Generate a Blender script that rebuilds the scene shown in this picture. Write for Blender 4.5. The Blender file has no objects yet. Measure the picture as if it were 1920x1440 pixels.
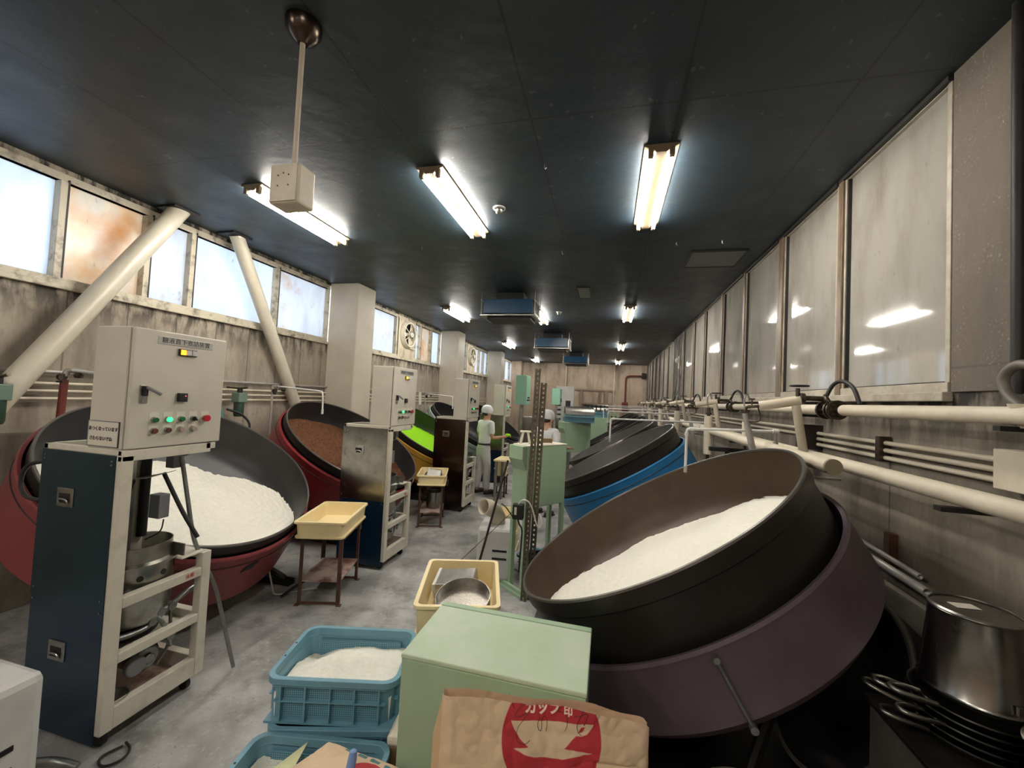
import bpy, bmesh, math, random
from mathutils import Vector, Matrix, Euler
random.seed(7)
PI = math.pi
rad = math.radians
scn = bpy.context.scene
COL = scn.collection

# ------------------------------------------------------------------ camera
def make_camera():
    yaw, pitch, roll = .24, .035, .049
    fwd = Vector((-math.sin(yaw)*math.cos(pitch), math.cos(yaw)*math.cos(pitch), math.sin(pitch)))
    right = Vector((math.cos(yaw), math.sin(yaw), 0))
    up = right.cross(fwd)
    r2 = math.cos(roll)*right + math.sin(roll)*up
    u2 = -math.sin(roll)*right + math.cos(roll)*up
    m = Matrix((( r2.x, u2.x, -fwd.x, 0), (r2.y, u2.y, -fwd.y, 0), (r2.z, u2.z, -fwd.z, 1.9), (0, 0, 0, 1)))
    cd = bpy.data.cameras.new('camera'); cd.sensor_width = 36; cd.lens = 745/1920*36
    cd.clip_start = .02; cd.clip_end = 200
    c = bpy.data.objects.new('camera', cd); c.matrix_world = m
    COL.objects.link(c); scn.camera = c
make_camera()

# ------------------------------------------------------------------ world and exposure
w = bpy.data.worlds.new('world'); scn.world = w; w.use_nodes = True
bg = w.node_tree.nodes['Background']
bg.inputs[0].default_value = (.80, .90, 1.0, 1); bg.inputs[1].default_value = 1.9
scn.view_settings.view_transform = 'Standard'
scn.view_settings.look = 'None'
scn.view_settings.exposure = 1.6
scn.view_settings.gamma = 1
scn.view_settings.use_curve_mapping = False
TUBE_STRENGTH = 42.0

# ------------------------------------------------------------------ materials
def lin(c):
    return tuple(((v/255)/12.92 if v/255 <= .04045 else ((v/255+.055)/1.055)**2.4) for v in c)
def nt(m): return m.node_tree.nodes, m.node_tree.links
def mat(name, rgb, rough=.5, metal=0., rgb2=None, nscale=4., ramp=(.35, .7), bump=0., bscale=30., stretch=None,
        spec=.5, emit=None, estr=0., detail=6., rough2=None):
    m = bpy.data.materials.new(name); m.use_nodes = True
    n, l = nt(m); b = n['Principled BSDF']
    b.inputs['Base Color'].default_value = (*lin(rgb), 1)
    b.inputs['Roughness'].default_value = rough; b.inputs['Metallic'].default_value = metal
    b.inputs['Specular IOR Level'].default_value = spec
    tc = n.new('ShaderNodeTexCoord'); mp = n.new('ShaderNodeMapping'); l.new(tc.outputs['Object'], mp.inputs[0])
    if stretch: mp.inputs['Scale'].default_value = stretch
    if rgb2:
        nz = n.new('ShaderNodeTexNoise'); nz.inputs['Scale'].default_value = nscale; nz.inputs['Detail'].default_value = detail
        nz.inputs['Roughness'].default_value = .65
        l.new(mp.outputs[0], nz.inputs[0])
        cr = n.new('ShaderNodeValToRGB'); cr.color_ramp.elements[0].position = ramp[0]; cr.color_ramp.elements[1].position = ramp[1]
        cr.color_ramp.elements[0].color = (*lin(rgb), 1); cr.color_ramp.elements[1].color = (*lin(rgb2), 1)
        l.new(nz.outputs[0], cr.inputs[0]); l.new(cr.outputs[0], b.inputs['Base Color'])
        if rough2 is not None:
            mr = n.new('ShaderNodeMapRange'); mr.inputs['To Min'].default_value = rough; mr.inputs['To Max'].default_value = rough2
            l.new(nz.outputs[0], mr.inputs[0]); l.new(mr.outputs[0], b.inputs['Roughness'])
    if bump:
        nb = n.new('ShaderNodeTexNoise'); nb.inputs['Scale'].default_value = bscale; nb.inputs['Detail'].default_value = 4
        l.new(mp.outputs[0], nb.inputs[0])
        bp = n.new('ShaderNodeBump'); bp.inputs['Strength'].default_value = bump; bp.inputs['Distance'].default_value = .02
        l.new(nb.outputs[0], bp.inputs['Height']); l.new(bp.outputs[0], b.inputs['Normal'])
    if emit:
        b.inputs['Emission Color'].default_value = (*lin(emit), 1); b.inputs['Emission Strength'].default_value = estr
    return m

def seam(n, l, src, axis, x0, pitch, width):
    """0/1 mask: 1 on a thin line repeating every pitch along an axis"""
    sp = n.new('ShaderNodeSeparateXYZ'); l.new(src, sp.inputs[0])
    a = n.new('ShaderNodeMath'); a.operation = 'SUBTRACT'; l.new(sp.outputs[axis], a.inputs[0]); a.inputs[1].default_value = x0 - pitch/2
    d = n.new('ShaderNodeMath'); d.operation = 'DIVIDE'; l.new(a.outputs[0], d.inputs[0]); d.inputs[1].default_value = pitch
    f = n.new('ShaderNodeMath'); f.operation = 'FRACT'; l.new(d.outputs[0], f.inputs[0])
    s = n.new('ShaderNodeMath'); s.operation = 'SUBTRACT'; l.new(f.outputs[0], s.inputs[0]); s.inputs[1].default_value = .5
    b = n.new('ShaderNodeMath'); b.operation = 'ABSOLUTE'; l.new(s.outputs[0], b.inputs[0])
    c = n.new('ShaderNodeMath'); c.operation = 'LESS_THAN'; l.new(b.outputs[0], c.inputs[0]); c.inputs[1].default_value = width/pitch/2
    return c.outputs[0]
def mixrgb(n, l, fac, a, b, blend='MIX'):
    m = n.new('ShaderNodeMix'); m.data_type = 'RGBA'; m.blend_type = blend
    for s, v in ((0, fac), (6, a), (7, b)):
        if hasattr(v, 'links'): l.new(v, m.inputs[s])
        elif s == 0: m.inputs[0].default_value = v
        else: m.inputs[s].default_value = (*lin(v), 1)
    return m.outputs[2]
def noise(n, l, src, scale, detail=6, stretch=(1, 1, 1), lo=.35, hi=.7, rough=.6):
    mp = n.new('ShaderNodeMapping'); l.new(src, mp.inputs[0]); mp.inputs['Scale'].default_value = stretch
    nz = n.new('ShaderNodeTexNoise'); nz.inputs['Scale'].default_value = scale; nz.inputs['Detail'].default_value = detail
    nz.inputs['Roughness'].default_value = rough
    l.new(mp.outputs[0], nz.inputs[0])
    mr = n.new('ShaderNodeMapRange'); mr.inputs[1].default_value = lo; mr.inputs[2].default_value = hi
    l.new(nz.outputs[0], mr.inputs[0]); return mr.outputs[0]
def zband(n, l, src, lo, hi, axis=2):
    sp = n.new('ShaderNodeSeparateXYZ'); l.new(src, sp.inputs[0])
    mr = n.new('ShaderNodeMapRange'); mr.inputs[1].default_value = lo; mr.inputs[2].default_value = hi
    l.new(sp.outputs[axis], mr.inputs[0]); return mr.outputs[0]
def mul(n, l, a, b, op='MULTIPLY'):
    m = n.new('ShaderNodeMath'); m.operation = op
    for i, v in enumerate((a, b)):
        if hasattr(v, 'links'): l.new(v, m.inputs[i])
        else: m.inputs[i].default_value = v
    return m.outputs[0]

def wall_mat(name, base, dark, light, seam_axis, x0, pitch, grime_z=None):
    m = bpy.data.materials.new(name); m.use_nodes = True; n, l = nt(m); b = n['Principled BSDF']
    b.inputs['Roughness'].default_value = .8
    tc = n.new('ShaderNodeTexCoord'); g = n.new('ShaderNodeNewGeometry'); P = g.outputs['Position']
    c = mixrgb(n, l, noise(n, l, P, 1.2), base, light)
    c = mixrgb(n, l, mul(n, l, noise(n, l, P, 3.5, stretch=(1, 1, .18), lo=.5, hi=.72), .75), c, dark)
    c = mixrgb(n, l, mul(n, l, noise(n, l, P, 26, detail=8, stretch=(1, 1, .5), lo=.5, hi=.75), .35), c, dark)
    c = mixrgb(n, l, mul(n, l, seam(n, l, P, seam_axis, x0, pitch, .012), .8), c, dark)
    if grime_z:
        gz = mul(n, l, zband(n, l, P, grime_z-.34, grime_z), noise(n, l, P, 11, stretch=(1, 1, .3), lo=.40, hi=.56))
        c = mixrgb(n, l, gz, c, (34, 30, 26))
    l.new(c, b.inputs['Base Color'])
    bp = n.new('ShaderNodeBump'); bp.inputs['Strength'].default_value = .25; bp.inputs['Distance'].default_value = .01
    l.new(noise(n, l, P, 40, lo=.2, hi=.9), bp.inputs['Height']); l.new(bp.outputs[0], b.inputs['Normal'])
    return m
M = {}
M['wall_l'] = wall_mat('left_wall_concrete', (148, 137, 121), (92, 83, 72), (170, 160, 144), 1, 2.0, .46, 2.66)
M['wall_r'] = wall_mat('right_wall_concrete', (118, 109, 96), (74, 67, 58), (142, 132, 117), 1, 2.95, .92, 2.0)
M['wall_f'] = wall_mat('end_wall_concrete', (172, 152, 132), (118, 102, 88), (188, 172, 154), 0, -1.9, 1.15)
M['pier'] = wall_mat('rough_render', (98, 89, 79), (84, 77, 68), (108, 98, 87), 2, 2.16, 9)
def speck():
    m = M['pier']; n, l = nt(m); b = n['Principled BSDF']; old = b.inputs['Base Color'].links[0].from_socket
    g = n.new('ShaderNodeNewGeometry')
    s = mul(n, l, noise(n, l, g.outputs['Position'], 70, detail=3, lo=.58, hi=.68), noise(n, l, g.outputs['Position'], 7, lo=.45, hi=.7))
    l.new(mixrgb(n, l, mul(n, l, s, .6), old, (170, 160, 144)), b.inputs['Base Color'])
speck()
def ceiling_mat():
    m = bpy.data.materials.new('ceiling_panels'); m.use_nodes = True; n, l = nt(m); b = n['Principled BSDF']
    g = n.new('ShaderNodeNewGeometry'); P = g.outputs['Position']
    c = mixrgb(n, l, noise(n, l, P, .9), (26, 40, 49), (38, 48, 54))
    c = mixrgb(n, l, mul(n, l, noise(n, l, P, 2.2, stretch=(.4, 1.2, 1), lo=.5, hi=.75), .4), c, (38, 39, 38))
    sx = seam(n, l, P, 0, -.56, .91, .016); sy = seam(n, l, P, 1, 2.45, 1.82, .014)
    s = mul(n, l, sx, sy, 'MAXIMUM')
    c = mixrgb(n, l, mul(n, l, s, .85), c, (12, 14, 16))
    fl = mul(n, l, noise(n, l, P, 16, detail=3, lo=.68, hi=.72), .35)
    c = mixrgb(n, l, fl, c, (110, 112, 112))
    l.new(c, b.inputs['Base Color']); b.inputs['Roughness'].default_value = .55
    mr = noise(n, l, P, 3, lo=.2, hi=.9); r = n.new('ShaderNodeMapRange'); r.inputs[3].default_value = .38; r.inputs[4].default_value = .62
    l.new(mr, r.inputs[0]); l.new(r.outputs[0], b.inputs['Roughness'])
    bp = n.new('ShaderNodeBump'); bp.inputs['Strength'].default_value = .5; bp.inputs['Distance'].default_value = .01
    inv = mul(n, l, noise(n, l, P, 5, lo=0, hi=1), mul(n, l, s, 1.2), 'SUBTRACT')
    l.new(inv, bp.inputs['Height']); l.new(bp.outputs[0], b.inputs['Normal'])
    return m
M['ceiling'] = ceiling_mat()
def floor_mat():
    m = bpy.data.materials.new('floor_concrete'); m.use_nodes = True; n, l = nt(m); b = n['Principled BSDF']
    g = n.new('ShaderNodeNewGeometry'); P = g.outputs['Position']
    c = mixrgb(n, l, noise(n, l, P, 1.6, lo=.38, hi=.64), (124, 124, 122), (184, 183, 180))
    c = mixrgb(n, l, mul(n, l, noise(n, l, P, 5, lo=.52, hi=.68), .6), c, (94, 92, 88))
    c = mixrgb(n, l, mul(n, l, noise(n, l, P, 26, detail=8, lo=.55, hi=.75), .55), c, (196, 194, 190))
    c = mixrgb(n, l, mul(n, l, noise(n, l, P, 55, detail=3, lo=.64, hi=.7), .5), c, (62, 60, 57))
    l.new(c, b.inputs['Base Color'])
    r = n.new('ShaderNodeMapRange'); r.inputs[3].default_value = .35; r.inputs[4].default_value = .7
    l.new(noise(n, l, P, 2.3), r.inputs[0]); l.new(r.outputs[0], b.inputs['Roughness'])
    bp = n.new('ShaderNodeBump'); bp.inputs['Strength'].default_value = .3; bp.inputs['Distance'].default_value = .006
    l.new(noise(n, l, P, 22, lo=.2, hi=.9), bp.inputs['Height']); l.new(bp.outputs[0], b.inputs['Normal'])
    return m
M['floor'] = floor_mat()
def frosted(name, tint, rust=0., trans=.85, rough=.3, stain_or_reflection=(196, 196, 200), edge=(170, 110, 60)):
    """dirty frosted pane that lets daylight through diffusely"""
    m = bpy.data.materials.new(name); m.use_nodes = True; n, l = nt(m); n.remove(n['Principled BSDF'])
    out = n['Material Output']; g = n.new('ShaderNodeNewGeometry'); P = g.outputs['Position']
    c = mixrgb(n, l, mul(n, l, noise(n, l, P, 4, stretch=(1, 1, .35), lo=.45, hi=.75), .6), tint, stain_or_reflection)
    c = mixrgb(n, l, mul(n, l, noise(n, l, P, 22, detail=3, stretch=(1, 1, .4), lo=.66, hi=.74), .4), c, (120, 118, 116))
    if rust: c = mixrgb(n, l, mul(n, l, noise(n, l, P, 2.2, lo=.62-rust*.32, hi=.78-rust*.1), .85), c, edge)
    tr = n.new('ShaderNodeBsdfTranslucent'); df = n.new('ShaderNodeBsdfDiffuse'); gl = n.new('ShaderNodeBsdfGlossy')
    l.new(c, tr.inputs[0]); l.new(c, df.inputs[0]); gl.inputs['Roughness'].default_value = rough
    m1 = n.new('ShaderNodeMixShader'); m1.inputs[0].default_value = trans; l.new(df.outputs[0], m1.inputs[1]); l.new(tr.outputs[0], m1.inputs[2])
    fr = n.new('ShaderNodeFresnel'); fr.inputs[0].default_value = 1.5
    m2 = n.new('ShaderNodeMixShader'); l.new(fr.outputs[0], m2.inputs[0]); l.new(m1.outputs[0], m2.inputs[1]); l.new(gl.outputs[0], m2.inputs[2])
    l.new(m2.outputs[0], out.inputs[0]); return m
M['glass_l'] = frosted('frosted_glass', (226, 232, 240))
M['glass_rust'] = frosted('rust_stained_glass', (224, 212, 194), rust=.62, edge=(204, 150, 96))
M['glass_rust2'] = frosted('part_stained_glass', (222, 224, 228), rust=.12, edge=(206, 172, 140))
def glass_right():
    m = frosted('smoked_right_glass', (176, 171, 161), trans=.14, rough=.045, stain_or_reflection=(128, 118, 104)); n, l = nt(m)  # darker blotches stand in for patchy reflections as well as dirt
    for x in n:
        if x.bl_idname == 'ShaderNodeFresnel': x.inputs[0].default_value = 2.5
    return m
M['glass_r'] = glass_right()

M['cream_metal'] = mat('cream_enamel', (196, 190, 177), .34, rgb2=(182, 175, 160), nscale=3, ramp=(.4, .75))
M['cream_frame'] = mat('cream_frame_paint', (198, 192, 176), .42, rgb2=(168, 160, 144), nscale=8, ramp=(.52, .8))
M['steel'] = mat('brushed_stainless', (150, 148, 142), .16, 1., rgb2=(120, 116, 108), nscale=7, ramp=(.4, .8), rough2=.34, bump=.03, bscale=6)
M['steel_teal_reflection'] = mat('stainless_teal_reflection', (44, 68, 76), .15, .55, rgb2=(34, 52, 60), nscale=4, ramp=(.4, .8), rough2=.3)  # plain stainless; the teal it reflects is put into the base colour
M['steel_dark'] = mat('dark_stainless_brown_reflection', (96, 84, 76), .16, 1., rgb2=(70, 60, 54), nscale=4, ramp=(.4, .8), rough2=.3)  # third machine's brown reflection is put into this colour; ceiling rose shares it
M['navy'] = mat('navy_panel_paint', (6, 32, 54), .25, rgb2=(10, 40, 60), nscale=3)
M['alu'] = mat('dull_aluminium', (176, 174, 168), .32, 1., rgb2=(140, 137, 130), nscale=9, ramp=(.4, .7))
M['galv'] = mat('galvanised_steel', (150, 152, 150), .35, .85, rgb2=(120, 120, 116), nscale=14)
M['black'] = mat('black_plastic', (22, 22, 24), .45)
M['dark_steel'] = mat('grimy_dark_steel', (40, 37, 35), .55, .3, rgb2=(24, 22, 21), nscale=6)
M['rust_leg'] = mat('rusty_brown_steel', (98, 68, 52), .6, rgb2=(66, 42, 32), nscale=9)
M['rust_tray'] = mat('rust_stained_tray', (178, 160, 148), .5, rgb2=(128, 84, 72), nscale=3.4, ramp=(.46, .58))
M['cream_plastic'] = mat('cream_plastic', (238, 220, 172), .4, rgb2=(230, 210, 160), nscale=3)
M['blue_plastic'] = mat('blue_crate_plastic', (108, 152, 168), .42, rgb2=(98, 142, 158), nscale=5)
M['white_plastic'] = mat('white_plastic', (206, 204, 200), .4, rgb2=(190, 188, 184), nscale=5)
M['grey_plastic'] = mat('grey_plastic', (118, 118, 120), .5)
M['mint'] = mat('mint_green_enamel', (156, 180, 150), .4, rgb2=(146, 170, 140), nscale=4)
M['mint_top'] = mat('worn_mint_top', (172, 190, 160), .36, rgb2=(186, 198, 176), nscale=5, ramp=(.38, .66))
M['filter_green'] = mat('grey_green_plastic', (96, 118, 104), .4)
M['mint_box'] = mat('pale_green_box', (140, 186, 162), .4)
M['pan_in_dark'] = mat('dark_pan_steel', (58, 57, 57), .42, .35, rgb2=(46, 45, 46), nscale=3)
M['pan_in_brown'] = mat('heat_browned_pan', (74, 60, 44), .45, .2, rgb2=(66, 46, 38), nscale=2.2, ramp=(.4, .62))
M['pan_in_grey'] = mat('grey_pan_steel', (112, 110, 109), .42, .3, rgb2=(98, 96, 95), nscale=3)
M['pan_out'] = mat('blackened_pan_outside', (42, 38, 34), .42, .3, rgb2=(28, 25, 22), nscale=3)
M['pan_rim'] = mat('worn_rim_steel', (120, 116, 112), .3, .8)
M['drum_red'] = mat('red_drum_paint', (142, 66, 68), .42, rgb2=(126, 54, 57), nscale=3)
M['drum_red2'] = mat('crimson_drum_paint', (150, 50, 54), .36, rgb2=(134, 42, 46), nscale=3)
M['drum_yellow'] = mat('ochre_drum_paint', (206, 154, 60), .42)
M['drum_mint'] = mat('pale_mint_drum_paint', (176, 200, 190), .42)
M['drum_blue'] = mat('blue_drum_paint', (36, 112, 166), .42, rgb2=(42, 120, 172), nscale=3)
M['drum_purple'] = mat('purple_drum_paint', (94, 79, 86), .42, rgb2=(82, 68, 76), nscale=4, ramp=(.4, .7))
M['drum_grey'] = mat('slate_drum_paint', (62, 58, 70), .45)
M['sugar'] = mat('white_sugar', (240, 237, 225), .85, rgb2=(232, 228, 212), nscale=40, bump=.4, bscale=170, spec=.2)
M['sugar_brown'] = mat('brown_sugar', (140, 96, 68), .85, rgb2=(92, 58, 38), nscale=30, bump=1., bscale=120, spec=.2)
M['sugar_lime'] = mat('lime_sugar', (150, 222, 20), .8, rgb2=(160, 232, 40), nscale=40, bump=.6, bscale=140, spec=.2)
M['pipe_cream'] = mat('cream_pipe_lagging', (208, 198, 178), .5, rgb2=(190, 178, 156), nscale=5)
M['pipe_grey'] = mat('grey_pipe', (168, 164, 158), .4, .2, rgb2=(140, 136, 130), nscale=12)
M['pipe_white'] = mat('white_pipe', (206, 204, 200), .4)
M['pipe_red'] = mat('oxide_red_pipe', (120, 52, 42), .5, rgb2=(104, 44, 36), nscale=5)
M['brass'] = mat('tarnished_valve_metal', (104, 94, 84), .35, .9, rgb2=(60, 54, 48), nscale=20)
M['column'] = mat('cream_column_paint', (198, 190, 174), .5, rgb2=(184, 174, 156), nscale=2)
M['brace'] = mat('cream_brace_paint', (196, 190, 172), .32, rgb2=(180, 172, 154), nscale=3)
M['winframe'] = mat('weathered_window_frame', (190, 182, 162), .5, rgb2=(96, 84, 70), nscale=7, ramp=(.5, .7))
M['winframe_r'] = mat('brown_window_frame', (128, 108, 86), .45, rgb2=(70, 56, 44), nscale=6, ramp=(.4, .65), stretch=(4, 4, .4))
M['winframe_pale'] = mat('pale_window_frame', (176, 168, 152), .5, rgb2=(140, 130, 114), nscale=8)
M['gasket'] = mat('dark_window_gasket', (34, 30, 27), .6)
M['fanboard'] = mat('stained_fan_board', (186, 176, 154), .55, rgb2=(124, 106, 84), nscale=6, ramp=(.5, .72), stretch=(1, 1, .3))
M['tube'] = mat('fluorescent_tube', (255, 255, 255), .3, emit=(255, 251, 243), estr=TUBE_STRENGTH)
M['lampbody'] = mat('aged_lamp_enamel', (132, 116, 92), .4)
M['ac_blue'] = mat('air_unit_blue', (24, 66, 96), .3, rgb2=(30, 78, 108), nscale=3)
M['paper'] = mat('kraft_paper', (206, 178, 146), .75, rgb2=(196, 160, 120), nscale=5, bump=.3, bscale=14)
M['skin'] = mat('skin', (196, 150, 124), .55)
M['cloth_w'] = mat('white_cotton', (226, 226, 226), .85, bump=.25, bscale=18)
M['cloth_t'] = mat('pale_grey_trousers', (198, 196, 194), .85, bump=.3, bscale=14)
M['belt'] = mat('dark_belt', (52, 50, 54), .6)
M['shoe'] = mat('dark_shoe', (48, 46, 46), .6)
M['wood'] = mat('weathered_wood', (126, 98, 66), .7, rgb2=(92, 70, 48), nscale=6, stretch=(6, 6, .6))
M['white_paint'] = mat('chipped_white_paint', (214, 206, 190), .55, rgb2=(190, 180, 160), nscale=9, ramp=(.5, .7))
M['ink'] = mat('dark_ink', (42, 40, 40), .6)
M['sign'] = mat('sign_face', (206, 200, 186), .4)
M['plate'] = mat('brushed_name_plate', (172, 172, 166), .35, .5)
M['red_ink'] = mat('red_ink', (186, 52, 48), .6)
M['maroon'] = mat('maroon_box_paint', (96, 34, 30), .5)
M['galv_dark'] = mat('dull_grey_hose', (104, 98, 90), .5, .2)
M['housing'] = mat('grimy_grey_housing', (122, 115, 104), .6, .1, rgb2=(88, 82, 74), nscale=4)
M['dark_box'] = mat('dark_maroon_paint', (44, 32, 30), .5)
M['orange'] = mat('orange_glow_lamp', (255, 160, 40), .4, emit=(255, 150, 30), estr=1.2)
M['green_dark'] = mat('dark_green_button', (18, 96, 58), .3)
M['green_lit'] = mat('lit_green_button', (50, 220, 110), .3, emit=(40, 230, 110), estr=1.2)
M['red_btn'] = mat('red_button', (176, 30, 44), .3)
M['brown_btn'] = mat('unlit_red_lens', (96, 52, 46), .3)
M['clear_btn'] = mat('unlit_clear_lens', (158, 136, 124), .3)
M['tank_green'] = mat('green_tank_plastic', (50, 70, 58), .35)
M['concrete_plinth'] = mat('plinth_concrete', (98, 92, 84), .8, rgb2=(70, 66, 60), nscale=4, bump=.2)
M['cable'] = mat('black_rubber_hose', (36, 34, 33), .5)
M['cable_w'] = mat('white_cable', (200, 196, 190), .5)
M['teal_cable'] = mat('teal_hose', (60, 140, 150), .5)
M['note'] = mat('yellowed_paper', (206, 206, 160), .7)
M['handle_blue'] = mat('pale_blue_plastic', (120, 146, 196), .4)
M['ochre'] = mat('orange_sweets', (212, 150, 80), .7, rgb2=(236, 214, 180), nscale=30, bump=.6)
M['blue_motor'] = mat('blue_motor_paint', (34, 84, 150), .4)
M['slot_post'] = mat('slotted_angle_steel', (108, 100, 80), .5, .4, rgb2=(70, 62, 50), nscale=14)

# ------------------------------------------------------------------ mesh builder
class MB:
    def __init__(s): s.bm = bmesh.new()
    def box(s, c, size, rot=None, m=None):
        r = bmesh.ops.create_cube(s.bm, size=1)
        T = Matrix.Translation(c) @ (rot.to_4x4() if rot is not None else Matrix()) @ Matrix.Diagonal((*size, 1))
        if m is not None: T = m @ T
        bmesh.ops.transform(s.bm, matrix=T, verts=r['verts']); return s
    def bx(s, x0, x1, y0, y1, z0, z1, m=None):
        return s.box(((x0+x1)/2, (y0+y1)/2, (z0+z1)/2), (abs(x1-x0), abs(y1-y0), abs(z1-z0)), m=m)
    def cyl(s, p0, p1, r, r2=None, seg=16, cap=True):
        p0 = Vector(p0); p1 = Vector(p1); d = p1-p0
        q = d.to_track_quat('Z', 'Y').to_matrix().to_4x4()
        T = Matrix.Translation((p0+p1)/2) @ q
        bmesh.ops.create_cone(s.bm, cap_ends=cap, segments=seg, radius1=r, radius2=r if r2 is None else r2, depth=d.length, matrix=T)
        return s
    def tube(s, pts, r, seg=10, closed=False, cap=True):
        pts = [Vector(p) for p in pts]
        if len(pts) > 2 and not closed and not isinstance(r, (list, tuple)) and r > .003:
            for _ in range(3):
                q = [pts[0]]
                for i in range(len(pts)-1):
                    a, b = pts[i], pts[i+1]; ln = (b-a).length; f = min(.25, .05/max(ln, 1e-6))
                    if i > 0: q.append(a.lerp(b, f))
                    if i < len(pts)-2: q.append(a.lerp(b, 1-f))
                q.append(pts[-1]); pts = q
        n = len(pts); rings = []
        up = None
        for i, p in enumerate(pts):
            a = pts[i-1] if (i > 0 or closed) else p
            b = pts[(i+1) % n] if (i < n-1 or closed) else p
            d = (b-a).normalized()
            if up is None:
                up = Vector((0, 0, 1)) if abs(d.z) < .9 else Vector((1, 0, 0))
            x = d.cross(up).normalized(); y = x.cross(d).normalized(); up = y
            rr = r[i] if isinstance(r, (list, tuple)) else r
            rings.append([s.bm.verts.new(p + rr*(math.cos(2*PI*k/seg)*x + math.sin(2*PI*k/seg)*y)) for k in range(seg)])
        for i in range(n if closed else n-1):
            A = rings[i]; B = rings[(i+1) % n]
            for k in range(seg): s.bm.faces.new((A[k], A[(k+1) % seg], B[(k+1) % seg], B[k]))
        if cap and not closed:
            s.bm.faces.new(rings[0][::-1]); s.bm.faces.new(rings[-1])
        return s
    def lathe(s, prof, seg=48, m=None, close=False):
        rings = []
        for (r, z) in prof:
            if r < 1e-6: rings.append([s.bm.verts.new((0, 0, z))])
            else: rings.append([s.bm.verts.new((r*math.cos(2*PI*k/seg), r*math.sin(2*PI*k/seg), z)) for k in range(seg)])
        pr = list(zip(rings, rings[1:] + ([rings[0]] if close else [])))
        if not close: pr = pr[:len(rings)-1]
        for A, B in pr:
            if len(A) == 1 and len(B) == 1: continue
            for k in range(seg):
                k2 = (k+1) % seg
                if len(A) == 1: s.bm.faces.new((A[0], B[k2], B[k]))
                elif len(B) == 1: s.bm.faces.new((A[k], A[k2], B[0]))
                else: s.bm.faces.new((A[k], A[k2], B[k2], B[k]))
        if m is not None:
            vs = [v for R in rings for v in R]; bmesh.ops.transform(s.bm, matrix=m, verts=vs)
        return s
    def sphere(s, c, r, seg=16, m=None):
        if not hasattr(r, '__len__'): r = (r, r, r)
        T = Matrix.Translation(c) @ (m.to_4x4() if m is not None else Matrix()) @ Matrix.Diagonal((*r, 1))
        bmesh.ops.create_uvsphere(s.bm, u_segments=seg, v_segments=max(6, seg*2//3), radius=1, matrix=T); return s
    def poly(s, pts, d):
        """prism: polygon pts extruded by vector d"""
        a = [s.bm.verts.new(p) for p in pts]; b = [s.bm.verts.new(Vector(p)+Vector(d)) for p in pts]; n = len(a)
        s.bm.faces.new(a); s.bm.faces.new(b[::-1])
        for i in range(n): s.bm.faces.new((a[i], b[i], b[(i+1) % n], a[(i+1) % n]))
        return s
    def grid(s, f, nu, nv, wrap=False):
        V = [[s.bm.verts.new(f(i, j)) for j in range(nv)] for i in range(nu)]
        for i in range(nu-1):
            for j in range(nv if wrap else nv-1):
                s.bm.faces.new((V[i][j], V[i+1][j], V[i+1][(j+1) % nv], V[i][(j+1) % nv]))
        return V
    def build(s, name, material, parent=None, smooth=True, bevel=0., label=None, kind=None, solid=0.):
        bmesh.ops.recalc_face_normals(s.bm, faces=s.bm.faces)
        me = bpy.data.meshes.new(name); s.bm.to_mesh(me); s.bm.free()
        return wrap(name, me, material, parent, smooth, bevel, label, kind, solid)
def wrap(name, me, material, parent=None, smooth=True, bevel=0., label=None, kind=None, solid=0.):
    o = bpy.data.objects.new(name, me); COL.objects.link(o)
    if isinstance(material, str): material = M[material]
    me.materials.append(material)
    if smooth:
        me.shade_smooth()
        try: me.set_sharp_from_angle(angle=rad(38))
        except Exception: pass
    if solid:
        sm = o.modifiers.new('solid', 'SOLIDIFY'); sm.thickness = solid; sm.offset = 0
    if bevel:
        b = o.modifiers.new('bevel', 'BEVEL'); b.width = bevel; b.segments = 2; b.limit_method = 'ANGLE'; b.angle_limit = rad(40)
    if parent is not None: o.parent = parent
    if label: o['label'] = label
    if kind: o['kind'] = kind
    return o
def tag(o, label, cat, group=None, kind=None):
    o['label'] = label; o['category'] = cat
    if group: o['group'] = group
    if kind: o['kind'] = kind
    return o
def thing(name, label, cat, loc=(0, 0, 0), rotz=0., group=None):
    o = bpy.data.objects.new(name, None); COL.objects.link(o); o.empty_display_size = .1
    o.location = loc; o.rotation_euler = (0, 0, rotz); return tag(o, label, cat, group)
def struct(name, loc=(0, 0, 0)):
    o = bpy.data.objects.new(name, None); COL.objects.link(o); o.location = loc; o['kind'] = 'structure'; return o
def dup(o, parent=None):
    kids = [c for c in bpy.data.objects if c.parent == o] if not hasattr(o, '_k') else []
    c = o.copy(); COL.objects.link(c); c.parent = parent
    for k in kids: dup(k, c)
    return c
def place(src, loc, label, rotz=None, group=None):
    o = dup(src); o.location = loc; o['label'] = label
    if rotz is not None: o.rotation_euler = (0, 0, rotz)
    if group: o['group'] = group
    return o
def text_mesh(s, size, T, depth=.0006, offset=.0):
    cu = bpy.data.curves.new('lettering', 'FONT'); cu.body = s; cu.size = size; cu.extrude = depth
    cu.align_x = 'CENTER'; cu.align_y = 'CENTER'; cu.resolution_u = 3; cu.offset = offset
    o = bpy.data.objects.new('lettering', cu); COL.objects.link(o)
    dg = bpy.context.evaluated_depsgraph_get(); me = bpy.data.meshes.new_from_object(o.evaluated_get(dg))
    bpy.data.objects.remove(o); bpy.data.curves.remove(cu)
    me.materials.clear(); me.transform(T); return me
def frame3(o, x, y, z):
    """matrix with columns x,y,z at origin o"""
    m = Matrix.Identity(4)
    for i, v in enumerate((x, y, z, o)):
        for k in range(3): m[k][i] = v[k]
    return m
def Zrot(a): return Matrix.Rotation(a, 4, 'Z')

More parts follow.
